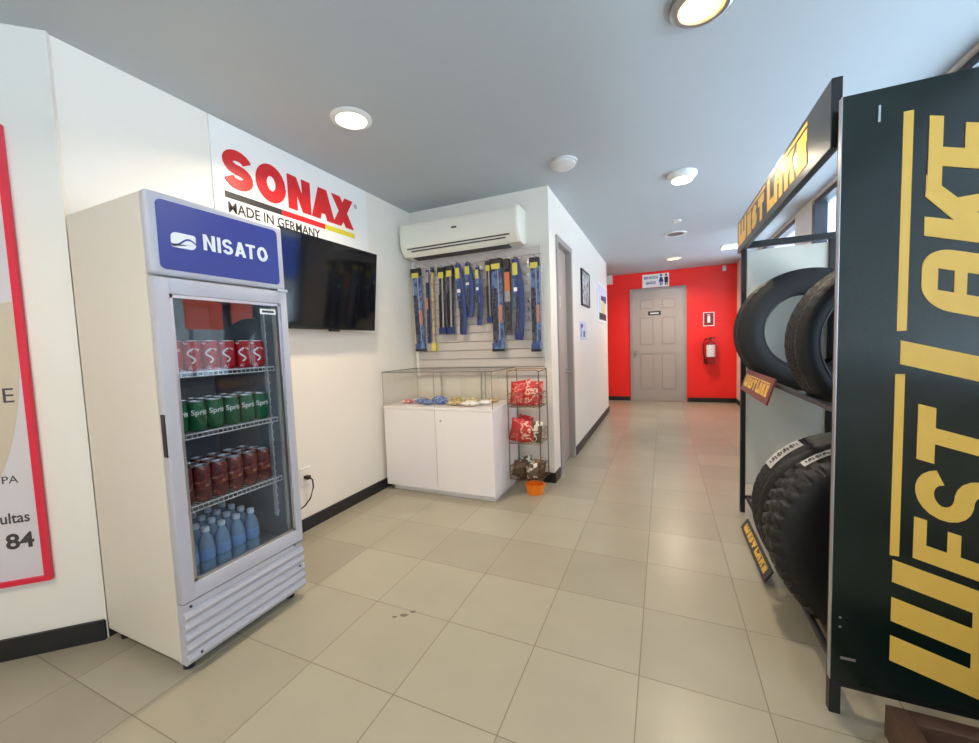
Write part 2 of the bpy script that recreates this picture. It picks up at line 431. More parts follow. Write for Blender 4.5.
# doors
f = B(); fw = .055
box(f, (XC-.1, D0, 0), (XC+.015, D0+fw, DH), .004); box(f, (XC-.1, D1-fw, 0), (XC+.015, D1, DH), .004); box(f, (XC-.1, D0+fw, DH-fw), (XC+.015, D1-fw, DH), .004)
d1 = struct('door_1', f, 'door_frame')
obj('door_leaf', bx((XC-.085, D0+fw, .008), (XC-.045, D1-fw, DH-fw)), 'door', d1)
hb = B(); lathe(hb, [(0, 0), (.026, 0), (.026, .008), (.01, .012), (.01, .075), (0, .075)], (XC-.045, D1-.13, .93), 16, 'x'); tube(hb, [(XC+.02, D1-.13, .93), (XC+.03, D1-.16, .93), (XC+.03, D1-.26, .925)], .011)
obj('door_handle', hb, 'chrome', d1, True)
dx0, dx1, dz = -.61, .41, 2.235
f = B(); fw = .05
box(f, (dx0, YR-.03, 0), (dx0+fw, YR, dz), .004); box(f, (dx1-fw, YR-.03, 0), (dx1, YR, dz), .004); box(f, (dx0+fw, YR-.03, dz-fw), (dx1-fw, YR, dz), .004)
d2 = struct('door_2', f, 'door_frame')
a, b = dx0+fw, dx1-fw; yl = YR-.012
lf = bx((a, yl, .006), (b, YR, dz-fw))
st = .115; midx = (a+b)/2; rows = [(.22, .96), (1.1, 1.68), (1.8, 2.04)]
for (z0, z1) in [(.006, .22), (.96, 1.1), (1.68, 1.8), (2.04, dz-fw)]: box(lf, (a, yl-.012, z0), (b, yl, z1))
for z0, z1 in rows:
    for x0, x1 in ((a, a+st), (midx-.05, midx+.05), (b-st, b)): box(lf, (x0, yl-.012, z0), (x1, yl, z1))
    for x0, x1 in ((a+st, midx-.05), (midx+.05, b-st)): box(lf, (x0+.03, yl-.01, z0+.03), (x1-.03, yl, z1-.03), .008, 1)
obj('door_leaf', lf, 'door', d2)
hb = lathe(B(), [(0, 0), (.03, 0), (.03, -.008), (.012, -.014), (.012, -.035), (.028, -.045), (.03, -.06), (.02, -.072), (0, -.075)], (a+.065, yl-.012, .98), 18, 'y')
obj('door_knob', hb, 'chrome', d2, True)

# ------------------------------------------------------------------ drinks cooler
FX0, FX1, FY0, FY1, FZ = -2.24, -1.707, .83, 1.376, 1.825
fr = thing('beverage_cooler', 'white upright glass-door drinks cooler with blue header, against left wall', 'fridge', (-1.95, 1.1, 0))
b = B(); wt = .04
box(b, (FX0, FY0, .05), (FX1, FY0+wt, FZ), .006, 2); box(b, (FX0, FY1-wt, .05), (FX1, FY1, FZ), .006, 2)
box(b, (FX0+.002, FY0+wt, .05), (FX0+.05, FY1-wt, FZ-.003)); box(b, (FX0+.05, FY0+wt, 1.5), (FX1-.002, FY1-wt, FZ-.003)); box(b, (FX0+.05, FY0+wt, .05), (FX1-.002, FY1-wt, .3))
obj('cabinet', b, 'cab', fr)
b = B(); a0, a1 = FY0+wt, FY1-wt
box(b, (FX0+.05, a0, .3), (FX0+.056, a1, 1.5)); box(b, (FX0+.056, a0, .3), (FX1-.01, a0+.006, 1.5)); box(b, (FX0+.056, a1-.006, .3), (FX1-.01, a1, 1.5)); box(b, (FX0+.056, a0, .3), (FX1-.01, a1, .315)); box(b, (FX0+.056, a0, 1.485), (FX1-.01, a1, 1.5))
obj('liner', b, 'liner', fr)
XF = FX1+.04
hd = obj('header', bx((FX1, FY0-.002, 1.53), (XF, FY1+.002, FZ+.004), .014, 3), 'cooler_grey', fr, True)
pts = []
y0, y1, z0, z1, r = FY0+.028, FY1-.03, 1.552, FZ-.022, .02
for cx, cy, s in ((y1-r, z0+r, -90), (y1-r, z1-r, 0), (y0+r, z1-r, 90), (y0+r, z0+r, 180)): pts += arc(cx, cy, r, r, s, s+90, 5)
obj('sign_panel', prism(B(), pts, (XF, 0, 0), (0, 1, 0), (0, 0, 1), .003), 'blue_panel', hd, label='blue header panel')
b = B(); lx = XF+.003; hh = .062; u = 0; spec = []
for ch, wd in (('N', .058), ('I', .014), ('S', .054), ('A', .062), ('T', .054), ('O', .062)):
    spec.append((ch, u, wd, hh)); u += wd + .011 - (.009 if ch in 'A' else 0)
k = .285/u
letters(b, [(c, q*k, ww*k, h) for c, q, ww, h in spec], (lx, 1.012, 1.648), (0, 1, 0), (0, 0, 1), .0165*k, .0015)
# emblem: rounded tablet with a wave line left open
up = []; cx0, cx1, cz0, cz1 = .898, .984, 1.638, 1.694
N_ = 16; wave = [(cx0 + (cx1-cx0)*i/N_, 1.660 + .014*math.sin(-2.2+5.2*i/N_)) for i in range(N_+1)]
rt = .02
top = [(p, q+.004) for p, q in wave] + arc(cx1-rt*.4, cz1-rt*.4, rt*.4, rt*.4, 0, 90, 4) + arc(cx0+rt, cz1-rt, rt, rt, 90, 180, 5)
bot = [(p, q-.004) for p, q in wave[::-1]] + arc(cx0+rt*.4, cz0+rt*.4, rt*.4, rt*.4, 180, 270, 4) + arc(cx1-rt, cz0+rt, rt, rt, 270, 360, 5)
prism(b, top, (lx, 0, 0), (0, 1, 0), (0, 0, 1), .0015); prism(b, bot, (lx, 0, 0), (0, 1, 0), (0, 0, 1), .0015)
obj('sign_lettering', b, 'white', hd, label='white lettering and emblem')
# door
dz0, dz1 = .292, 1.522; gy0, gy1, gz0, gz1 = FY0+.048, FY1-.036, .355, 1.462
b = B(); x0, x1 = FX1+.004, FX1+.045
box(b, (x0, FY0, dz0), (x1, gy0, dz1), .007, 2); box(b, (x0, gy1, dz0), (x1, FY1, dz1), .007, 2)
box(b, (x0, gy0-.004, dz0), (x1-.001, gy1+.004, gz0), .006, 2); box(b, (x0, gy0-.004, gz1), (x1-.001, gy1+.004, dz1), .006, 2)
dr = obj('door', b, 'cooler_grey', fr, True)
b = B()
for p, q in (((gy0, gz0), (gy0+.012, gz1)), ((gy1-.012, gz0), (gy1, gz1)), ((gy0, gz0), (gy1, gz0+.012)), ((gy0, gz1-.012), (gy1, gz1))):
    box(b, (x1-.022, p[0], p[1]), (x1-.008, q[0], q[1]))
obj('gasket', b, 'alu', dr)
obj('door_glass', bx((x1-.02, gy0+.01, gz0+.01), (x1-.012, gy1-.01, gz1-.01)), 'cooler_glass', dr)
obj('door_grip', bx((x1-.03, FY0-.003, .86), (x1-.006, FY0+.002, 1.02), .002), 'dark', dr)
obj('sticker', bx((x1-.012, gy1-.1, gz1-.052), (x1-.0112, gy1-.02, gz1-.028)), 'white', dr)
obj('sticker_text', bx((x1-.0112, gy1-.09, gz1-.045), (x1-.0106, gy1-.03, gz1-.035)), 'black_ink', dr)
for hz in (1.52, .28): obj('hinge', bx((FX1-.01, FY1-.05, hz), (FX1+.05, FY1+.004, hz+.012), .002), 'alu', fr)
# louvred plinth
b = B(); prof = [(FX1, .045)]; zz = .045; nl = 5
prof = [(FX1-.02, .045), (FX1+.03, .045)]
for i in range(nl):
    s = .048+i*.042; prof += [(FX1+.038, s+.004), (FX1+.046, s+.02), (FX1+.042, s+.034), (FX1+.032, s+.04)]
prof += [(FX1+.036, .262), (FX1+.036, .286), (FX1-.02, .286)]
v0 = [b.verts.new((x, FY0+.002, z)) for x, z in prof]; v1 = [b.verts.new((x, FY1-.002, z)) for x, z in prof]
b.faces.new(v0); b.faces.new(v1[::-1])
for i in range(len(prof)): q = (i+1) % len(prof); b.faces.new((v0[i], v0[q], v1[q], v1[i]))
gr = obj('grille', b, 'cooler_grey', fr)
for yy, zz in ((FY0+.05, .075), (FY1-.03, .17), (FY0+.03, .27)): obj('screw', lathe(B(), [(0, 0), (.005, 0), (.005, .003), (0, .003)], (FX1+.0445 if zz < .2 else FX1+.036, yy, zz), 8, 'x'), 'dark', gr)
for fx, fy in ((FX0+.05, FY0+.04), (FX0+.05, FY1-.04), (FX1-.03, FY0+.04), (FX1-.03, FY1-.04)):
    obj('foot', lathe(B(), [(0, 0), (.02, 0), (.02, .014), (.01, .02), (.01, .052), (0, .052)], (fx, fy, 0), 12), 'dark', fr, True)
SHZ = [1.168, .922, .63]
for z in SHZ:
    b = B()
    for i in range(23):
        y = a0+.012+(a1-a0-.024)*i/22; tube(b, [(FX0+.07, y, z), (FX1-.012, y, z), (FX1-.012, y, z-.018)], .0018, 5)
    for x in (FX0+.07, -1.95, FX1-.016): tube(b, [(x, a0+.008, z-.003), (x, a1-.008, z-.003)], .0032, 6)
    tube(b, [(FX1-.011, a0+.008, z-.02), (FX1-.011, a1-.008, z-.02)], .0026, 6)
    obj('wire_shelf', b, 'wire', fr)
for y in (a0+.009, a1-.009):
    b = bx((FX1-.08, y-.004, .42), (FX1-.06, y+.004, 1.42))
    for i in range(24): box(b, (FX1-.06, y-.004, .44+i*.04), (FX1-.054, y+.004, .45+i*.04))
    obj('shelf_rail', b, 'wire', fr)

# cans and bottles
ORD = ['first', 'second', 'third', 'fourth', 'fifth', 'sixth']
def can_proto(name, label, m, h, r, cat='can', mark=None):
    c = thing(name, label, cat, (0, 0, 0))
    obj('can_body', lathe(B(), [(0, .002), (r*.72, .0), (r*.8, .004), (r, .014), (r, h-.014), (r*.86, h-.003)], n=20), m, c, True)
    obj('can_lid', lathe(B(), [(r*.86, h-.003), (r*.86, h), (r*.78, h), (r*.76, h-.004), (0, h-.004)], n=20), 'can_lid', c, True)
    if mark == 'Sprite':
        obj('can_lettering', text('Sprite', .03, (0, 0, h*.55), (0, 1, 0), (0, 0, 1), .0006, .0006, 'CENTER', bend=r+.0003), 'white', c)
    elif mark == 'wave':
        b = B()
        pts = [(i/10, .5+.32*math.sin(i/10*5)) for i in range(11)]
        for poly in ribbon([(-.018+.02*math.sin(i*.7)*.6, .03+i*.006) for i in range(11)], .007):
            q = [Vector((math.cos(p/r)*(r+.0008), math.sin(p/r)*(r+.0008), v)) for p, v in poly]
            b.faces.new([b.verts.new(x) for x in q])
        obj('can_lettering', b, 'white', c)
    return c
def stock(proto, z, rows, cols, y0, dy, x0, dx, what, where, group):
    first = True
    for rr in range(rows):
        for cc in range(cols):
            loc = (x0-rr*dx, y0+cc*dy, z)
            lab = '%s, %s from the left in the %s row on %s' % (what, ORD[cc], ['front', 'second', 'third', 'rear'][rr], where)
            if first: proto.location = loc; proto['label'] = lab; proto['group'] = group; first = False
            else: dup(proto, loc, lab, group)
YS = a0+.046
stock(can_proto('soda_can', '', 'can_red', .123, .0325, mark='wave'), SHZ[0]+.002, 2, 6, YS, .07, FX1-.048, .072, 'red soda can', 'top cooler shelf', 'red cans on the top cooler shelf')
stock(can_proto('soda_can', '', 'can_green', .123, .0325, mark='Sprite'), SHZ[1]+.002, 3, 6, YS, .07, FX1-.048, .072, 'green soda can', 'middle cooler shelf', 'green cans on the middle cooler shelf')
stock(can_proto('soda_can', '', 'can_brown', .148, .0305), SHZ[2]+.002, 3, 6, YS, .069, FX1-.048, .07, 'dark red tall can', 'lower cooler shelf', 'dark red cans on the lower cooler shelf')
bt = thing('water_bottle', '', 'bottle', (0, 0, 0))
obj('bottle_body', lathe(B(), [(0, .004), (.022, 0), (.029, .008), (.029, .05), (.0265, .056), (.029, .062), (.029, .13), (.022, .155), (.013, .175), (.012, .19), (0, .19)], n=18), 'bottle', bt, True)
obj('bottle_cap', lathe(B(), [(.0145, .182), (.0145, .2), (.012, .202), (0, .202)], n=14), 'cap_blue', bt, True)
obj('bottle_label', lathe(B(), [(.0295, .07), (.0298, .072), (.0298, .112), (.0295, .114)], n=18), 'label_blue', bt, True)
stock(bt, .316, 4, 5, YS, .066, FX1-.05, .068, 'clear blue water bottle', 'cooler floor', 'water bottles on the cooler floor')

# cooler cord and wall socket
sk = thing('wall_outlet', 'small white power socket low on the wall right of the cooler', 'outlet', (XL, 1.93, .36))
obj('cover_plate', bx((XL, 1.885, .315), (XL+.008, 1.965, .435), .003), 'outlet', sk)
obj('socket', bx((XL+.008, 1.905, .345), (XL+.011, 1.945, .405), .001), 'wall', sk)
cd = thing('power_cord', 'black power cord plugged into the wall beside the cooler', 'cord', (XL, 1.9, .3))
obj('plug', bx((XL+.011, 1.905, .36), (XL+.05, 1.935, .385), .005), 'cord', cd)
obj('cable', tube(B(), [(XL+.05, 1.92, .372), (XL+.07, 1.925, .36), (XL+.075, 1.925, .31), (XL+.07, 1.9, .24), (XL+.06, 1.86, .2), (XL+.05, 1.8, .18), (XL+.045, 1.6, .15)], .005, 8), 'cord', cd, True)

# ------------------------------------------------------------------ sign board and screen on the left wall
sb = thing('wall_sign', 'white wall board with bold red lettering above the television', 'sign', (XL, 2.05, 2.2))
obj('board', bx((XL, 1.455, 1.97), (XL+.008, 2.7, H-.004)), 'board', sb)
b = B(); sx = XL+.008; u = 0; sp = []
for ch, wd, adv in (('S', .205, .222), ('O', .225, .245), ('N', .2, .205), ('A', .235, .21), ('X', .24, .24)): sp.append((ch, u, wd, .222)); u += adv
k = 1.03/u
letters(b, [(c, q*k, ww*k, h) for c, q, ww, h in sp], (sx, 1.508, 2.186), (0, 1, 0), (0, 0, 1), .077*k, .003)
obj('brand_lettering', b, 'red', sb, label='bold red lettering')
for nm, y0, y1, mm in (('black_stripe', 1.515, 1.88, 'black_ink'), ('red_stripe', 1.88, 2.24, 'red'), ('yellow_stripe', 2.24, 2.54, 'yellow')):
    obj(nm, bx((sx, y0, 2.122), (sx+.002, y1, 2.158)), mm, sb)
obj('small_lettering', text('MADE IN GERMANY', .085, (sx, 1.525, 2.043), (0, 1, 0), (0, 0, 1), .0015, .0014, width=.66), 'black_ink', sb, label='small black lettering')
obj('trade_mark', text('®', .045, (sx, 2.555, 2.365), (0, 1, 0), (0, 0, 1), .001), 'grey_ink', sb)

tv = thing('television', 'wall-mounted black flat television behind the drinks cooler', 'television', (XL, 2.28, 1.7))
rot = Matrix.Translation((XL+.11, 0, 1.69)) @ Matrix.Rotation(math.radians(6), 4, 'Y')
ty0, ty1, th = 1.72, 2.625, .308
obj('casing', bx((-.02, ty0, -th), (.016, ty1, th), .008, 2, rot), 'tv_bezel', tv)
obj('screen', bx((.016, ty0+.012, -th+.018), (.018, ty1-.012, th-.012), 0, 2, rot), 'screen', tv)
obj('sensor_bump', bx((-.01, 2.15, -th-.012), (.015, 2.24, -th+.002), .004, 2, rot), 'dark', tv)
b = bx((XL, 2.1, 1.6), (XL+.012, 2.4, 1.86)); box(b, (XL+.012, 2.18, 1.68), (XL+.085, 2.32, 1.78)); obj('wall_mount', b, 'dark', tv)

# ------------------------------------------------------------------ air conditioner
ax0, ax1, az0, az1 = -2.235, -1.10, 2.072, 2.375
ac = thing('air_conditioner', 'white split air conditioner high on the wall above the slat panel', 'air conditioner', (-1.65, YB, 2.05))
prof = [(YB, az0+.03), (YB-.05, az0), (YB-.16, az0+.012), (YB-.2, az0+.06), (YB-.222, az0+.11), (YB-.226, az1-.05), (YB-.21, az1-.012), (YB-.18, az1), (YB, az1)]
b = B(); e0, e1 = ax0, ax1
v0 = [b.verts.new((ax0, y, z)) for y, z in prof]; v1 = [b.verts.new((ax1, y, z)) for y, z in prof]
b.faces.new(v0); b.faces.new(v1[::-1])
for i in range(len(prof)): q = (i+1) % len(prof); b.faces.new((v0[i], v0[q], v1[q], v1[i]))
obj('casing', b, 'ac', ac, True)
b = B()
for s, xx in ((-1, ax1), ):
    v0 = [b.verts.new((xx+.001, y-(.008 if y < YB else 0), z+(.006 if z > 2.2 else -.004))) for y, z in prof]; v1 = [b.verts.new((xx+.022, y, z)) for y, z in prof]
    b.faces.new(v0); b.faces.new(v1[::-1])
    for i in range(len(prof)): q = (i+1) % len(prof); b.faces.new((v0[i], v0[q], v1[q], v1[i]))
obj('end_cap', b, 'ac', ac, True)
def slant(bm, y0, z0, y1, z1, x0, x1, th_):
    d = Vector((0, y1-y0, z1-z0)); n = Vector((0, -d.z, d.y)).normalized()
    if n.y > 0: n = -n
    vs = [(x0, y0, z0), (x1, y0, z0), (x1, y1, z1), (x0, y1, z1)]
    A_ = [bm.verts.new(Vector(v)) for v in vs]; C_ = [bm.verts.new(Vector(v)+n*th_) for v in vs]
    bm.faces.new(A_); bm.faces.new(C_[::-1])
    for i in range(4): bm.faces.new((A_[i], A_[(i+1) % 4], C_[(i+1) % 4], C_[i]))
    return bm
obj('air_slot', slant(B(), YB-.163, az0+.015, YB-.198, az0+.055, ax0+.1, ax1-.1, .0025), 'ac_dark', ac)
obj('air_slot', slant(B(), YB-.2025, az0+.067, YB-.2075, az0+.078, ax0+.06, ax1-.06, .0015), 'ac_dark', ac)
obj('louver', slant(B(), YB-.168, az0+.004, YB-.21, az0+.04, ax0+.09, ax1-.09, .007), 'ac', ac)
obj('louver', slant(B(), YB-.07, az0-.004, YB-.15, az0+.004, ax0+.09, ax1-.09, .006), 'ac_dark', ac)
obj('badge', bx((-1.69, YB-.2285, az0+.19), (-1.64, YB-.2255, az0+.204)), 'grey_ink', ac)

# ------------------------------------------------------------------ slat wall with wiper blade packs
sw = thing('slatwall_panel', 'pale grey slatted display panel on the back wall', 'display panel', (-1.6, YB, 1.5))
px0, px1 = -2.215, -.945
obj('backing', bx((px0, YB-.012, .95), (px1, YB-.0015, 2.06)), 'slat_back', sw)
b = B(); z = .952
while z < 2.05:
    box(b, (px0, YB-.03, z), (px1, YB-.012, min(z+.0745, 2.06)), .003, 1); z += .08
obj('slat_boards', b, 'slat', sw)
b = B(); box(b, (px0-.03, YB-.034, .95), (px0, YB-.0015, 2.06)); obj('edge_strip', b, 'board', sw)
YF = YB-.03
def peg(x, z, lab, ln=.12):
    p = thing('peg_hook', lab, 'hook', (x, YF, z), 'steel pegs on the slat panel')
    obj('wire', tube(B(), [(x, YF, z), (x, YF-ln*.9, z+.002), (x, YF-ln, z+.014)], .0028, 6), 'chrome', p)
    obj('bracket', bx((x-.012, YF-.004, z-.018), (x+.012, YF, z+.012)), 'chrome', p)
def pk(x, z1, z0, wd, label, style, dx=0.):
    zt = z1+.0; yb = YF-.05
    p = thing('wiper_blade_pack', label, 'wiper blade pack', (x, yb, zt), 'wiper blade packs hanging on the slat panel')
    Hh = z1-z0
    def X(f): return x + dx*f                                   # f runs 0 at the top to 1 at the foot
    def slab(name, f0, f1, w0, m, y0, y1, off=0.):
        b = B(); q = []
        for f, yv in ((f0, 0), (f1, 0)):
            for s in (-1, 1): q.append((X(f)+off*wd+s*w0*wd/2, z1-Hh*f))
        (a_, b_, c_, d_) = q[0], q[1], q[3], q[2]
        prism(b, [a_, b_, c_, d_][::-1], (0, yb-y0, 0), (1, 0, 0), (0, 0, 1), y1-y0)
        bmesh.ops.bevel(b, geom=list(b.edges), offset=min(.003, wd*.06), segments=1, affect='EDGES')
        return obj(name, b, m, p)
    if style == 'long':
        slab('card', .05, .95, .86, 'pk_blue', 0, .012); slab('blade', .32, .93, .34, 'pk_dark', .012, .03, -.22); slab('sleeve_print', .5, .68, .3, 'pk_orange', .012, .016, .2)
        slab('window_strip', .1, .88, .1, 'pk_grey', .0125, .0185, .12)
        slab('hang_cap', 0, .09, .98, 'pk_black', -.004, .034); slab('label', .055, .115, .72, 'pk_yellow', .034, .037); slab('foot_cap', .91, 1, .95, 'pk_blue', -.004, .034); slab('foot_end', .975, 1.005, .99, 'pk_black', -.006, .037)
    elif style == 'slim':
        slab('card', .03, 1, .8, 'pk_navy', 0, .008); slab('blade', .2, .95, .4, 'pk_dark', .008, .022); slab('label', .06, .2, .7, 'pk_grey', .008, .012); slab('sleeve_print', .4, .55, .4, 'pk_orange', .022, .026)
    elif style == 'stick':
        slab('blade', 0, .95, .4, 'foil', 0, .016); slab('hang_cap', 0, .06, .7, 'pk_dark', -.002, .02); slab('foot_cap', .9, 1, 1.1, 'pk_yellow', -.003, .022)
    elif style == 'pair':
        slab('card', .05, .96, .8, 'pk_dark', 0, .01); slab('window_strip', .12, .92, .2, 'pk_grey', .01, .02, .1); slab('hang_cap', 0, .11, 1, 'pk_black', -.003, .026); slab('label', .07, .16, .7, 'pk_yellow', .026, .029); slab('blade', .4, .9, .3, 'pk_black', .01, .024, -.25); slab('foot_cap', .9, 1, .95, 'pk_navy', -.003, .026)
    elif style == 'black':
        slab('card', .04, 1, .8, 'pk_dark', 0, .012); slab('hang_cap', 0, .14, .9, 'pk_black', .0, .03); slab('label', .17, .42, .7, 'pk_orange', .012, .016); slab('sleeve_print', .42, .56, .7, 'pk_grey', .012, .016)
    elif style == 'bow':
        bow = wd*.55; pts = []; n = 14
        for i in range(n+1):
            f = i/n; pts.append((X(f)+bow*math.sin(PI*f)*.55, yb-.02, z1-Hh*f))
        rs = [wd*.4*(.8+.3*math.sin(PI*min(1, f/.7)*.5+.2)) if f < .93 else wd*.36 for f in [i/n for i in range(n+1)]]
        obj('holder', tube(B(), pts, 0, 10, rs=rs, up=(0, 1, 0), flat=.45), 'pk_navy', p, True)
        slab('card', .06, .62, .6, 'pk_blue', .024, .034); slab('label', .05, .2, .5, 'pk_yellow', .034, .037); slab('blade', .45, .9, .3, 'pk_dark', .03, .042, .05); slab('window_strip', .35, .4, .4, 'white', .034, .037)
        obj('hang_loop', tube(B(), [(x-wd*.2, yb-.02, z1-.01), (x-wd*.15, yb-.02, z1+.012), (x+wd*.15, yb-.02, z1+.012), (x+wd*.2, yb-.02, z1-.01)], .005, 6), 'pk_navy', p)
PK = [(-2.165, 1.985, 1.2, .105, 'long', .02, 'long blue and black wiper pack at the far left of the slat panel'),
      (-2.045, 1.985, 1.274, .05, 'slim', -.01, 'thin navy wiper pack next to the long pack at the far left'),
      (-1.985, 1.98, 1.195, .045, 'stick', -.015, 'thin yellow wiper stick with a yellow foot'),
      (-1.885, 1.965, 1.353, .078, 'pair', -.012, 'black wiper pack with yellow label, left one of the matching pair'),
      (-1.798, 1.973, 1.349, .08, 'pair', -.012, 'black wiper pack with yellow label, right one of the matching pair'),
      (-1.71, 1.972, 1.335, .085, 'bow', .03, 'curved navy wiper pack just right of the matching black pair'),
      (-1.608, 1.968, 1.491, .082, 'bow', .0, 'shortest curved blue wiper pack, ending above its neighbours'),
      (-1.512, 1.93, 1.412, .06, 'bow', -.0, 'narrow blue wiper pack hanging slightly lower in the middle of the panel'),
      (-1.41, 1.97, 1.429, .055, 'pair', .0, 'narrow dark wiper pack tucked against the wide long pack'),
      (-1.332, 1.98, 1.177, .115, 'long', .0, 'wide long blue wiper pack right of the middle'),
      (-1.235, 1.968, 1.315, .07, 'black', .0, 'black wiper pack with an orange label'),
      (-1.155, 1.958, 1.267, .095, 'bow', .015, 'long curved navy wiper pack beside the empty pegs'),
      (-.985, 1.95, 1.166, .088, 'long', -.0, 'long blue and black wiper pack alone at the far right of the panel')]
for x, z1, z0, wd, st_, dx, lab in PK:
    pk(x, z1, z0, wd, lab, st_, dx)
for (x, z1, *_r), nm in zip(PK, ['far left long pack', 'thin navy pack', 'yellow stick', 'left matching black pack', 'right matching black pack', 'curved navy pack', 'shortest blue pack', 'narrow blue pack', 'narrow dark pack', 'wide long pack', 'orange-labelled pack', 'long curved navy pack', 'far right long pack']):
    peg(x, z1+.015, 'steel peg carrying the %s' % nm, .1)
for i, z in enumerate((1.94, 1.905, 1.83, 1.76, 1.61, 1.54, 1.46)):
    peg(-1.06, z, 'empty steel peg right of the curved packs, %s from the top' % (ORD+['seventh'])[i], .13)

# ------------------------------------------------------------------ display counter
KX0, KX1, KY0, KY1, KZ, KT = -2.235, -1.2, 2.75, 3.29, .735, 1.03
dc = thing('display_counter', 'white two-door display counter with a glass case on top', 'counter', (-1.72, 3.0, 0))
b = B(); box(b, (KX0, KY0+.02, .04), (KX1, KY1, KZ-.02), .003); obj('cabinet', b, 'counter', dc)
obj('plinth', bx((KX0+.05, KY0+.035, 0), (KX1-.02, KY1-.03, .04)), 'counter', dc)
obj('deck', bx((KX0, KY0, KZ-.02), (KX1, KY1, KZ), .003), 'counter', dc)
mid = (KX0+KX1)/2
for i, (x0, x1) in enumerate(((KX0+.002, mid-.002), (mid+.002, KX1-.002))):
    d = obj('cabinet_door', bx((x0, KY0, .045), (x1, KY0+.018, KZ-.022), .002), 'counter', dc)
    if i: obj('lock', lathe(B(), [(0, 0), (.009, 0), (.009, -.004), (0, -.004)], (x0+.05, KY0, .63), 12, 'y'), 'alu', d, True)
g = .005
b = B(); box(b, (KX0+.004, KY0+.004, KZ), (mid-.001, KY0+.004+g, KT-g)); box(b, (mid+.001, KY0+.004, KZ), (KX1-.004, KY0+.004+g, KT-g)); obj('front_glass', b, 'glass', dc)
obj('side_glass', bx((KX0+.004, KY0+.01, KZ), (KX0+.004+g, KY1-.004, KT-g)), 'glass', dc)
obj('side_glass', bx((KX1-.004-g, KY0+.01, KZ), (KX1-.004, KY1-.004, KT-g)), 'glass', dc)
obj('top_glass', bx((KX0, KY0, KT-g), (KX1, KY1, KT)), 'glass', dc)
for x0, x1, y in ((KX0+.01, mid+.03, KY1-.012), (mid-.03, KX1-.01, KY1-.022)): obj('sliding_glass', bx((x0, y-g, KZ), (x1, y, KT-g-.003)), 'glass', dc)
b = B(); r_ = .0035
for p, q in (((KX0, KY0, KT), (KX1, KY0, KT)), ((KX1, KY0, KT), (KX1, KY1, KT)), ((KX0, KY0, KT), (KX0, KY1, KT)), ((KX0+.002, KY0+.004, KZ), (KX0+.002, KY0+.004, KT)), ((KX1-.002, KY0+.004, KZ), (KX1-.002, KY0+.004, KT)), ((mid, KY0+.004, KZ), (mid, KY0+.004, KT)), ((KX0, KY1, KT), (KX1, KY1, KT))):
    tube(b, [p, q], r_ if p[2] == q[2] else .0025, 4)
obj('edge_trim', b, 'seam', dc)
for x in (-1.93, -1.56, -1.5): obj('glass_clip', bx((x-.018, KY1-.04, KT-.035), (x+.018, KY1-.006, KT-.006), .003), 'alu', dc)
for x in (-1.95, -1.53, -1.49): obj('slide_rail', bx((x-.004, KY1-.03, KZ), (x+.004, KY1-.006, KT-.03)), 'alu', dc)

def pillow(c, w, h, th, ang=0., tilt=0., yaw=0., crim=.1):
    """a sealed bag: puffed in the middle, flat crimped ends; stands in x-z"""
    b = B(); nu, nv = 10, 12; fr_ = []; bk = []
    for j in range(nv+1):
        v = j/nv; rf = []; rb = []
        for i in range(nu+1):
            u = i/nu
            p = (max(0, math.sin(PI*u))**.6)*(max(0, math.sin(PI*v))**.55)
            pinch = 1-.08*math.sin(PI*v)
            wob = .06*math.sin(7*u+3*v)*p
            x = (u-.5)*w*pinch; z = (v-.5)*h; y = th/2*(p+wob)
            rf.append(b.verts.new((x, -y-.0006, z))); rb.append(b.verts.new((x, y+.0006, z)))
        fr_.append(rf); bk.append(rb)
    for j in range(nv):
        for i in range(nu):
            b.faces.new((fr_[j][i], fr_[j][i+1], fr_[j+1][i+1], fr_[j+1][i])); b.faces.new((bk[j][i], bk[j+1][i], bk[j+1][i+1], bk[j][i+1]))
    for j in range(nv):
        b.faces.new((fr_[j][0], fr_[j+1][0], bk[j+1][0], bk[j][0])); b.faces.new((fr_[j][nu], bk[j][nu], bk[j+1][nu], fr_[j+1][nu]))
    for i in range(nu):
        b.faces.new((fr_[0][i], bk[0][i], bk[0][i+1], fr_[0][i+1])); b.faces.new((fr_[nv][i], fr_[nv][i+1], bk[nv][i+1], bk[nv][i]))
    mt = Matrix.Translation(c) @ Matrix.Rotation(yaw, 4, 'Z') @ Matrix.Rotation(tilt, 4, 'X') @ Matrix.Rotation(ang, 4, 'Y')
    bmesh.ops.transform(b, matrix=mt, verts=b.verts)
    return b
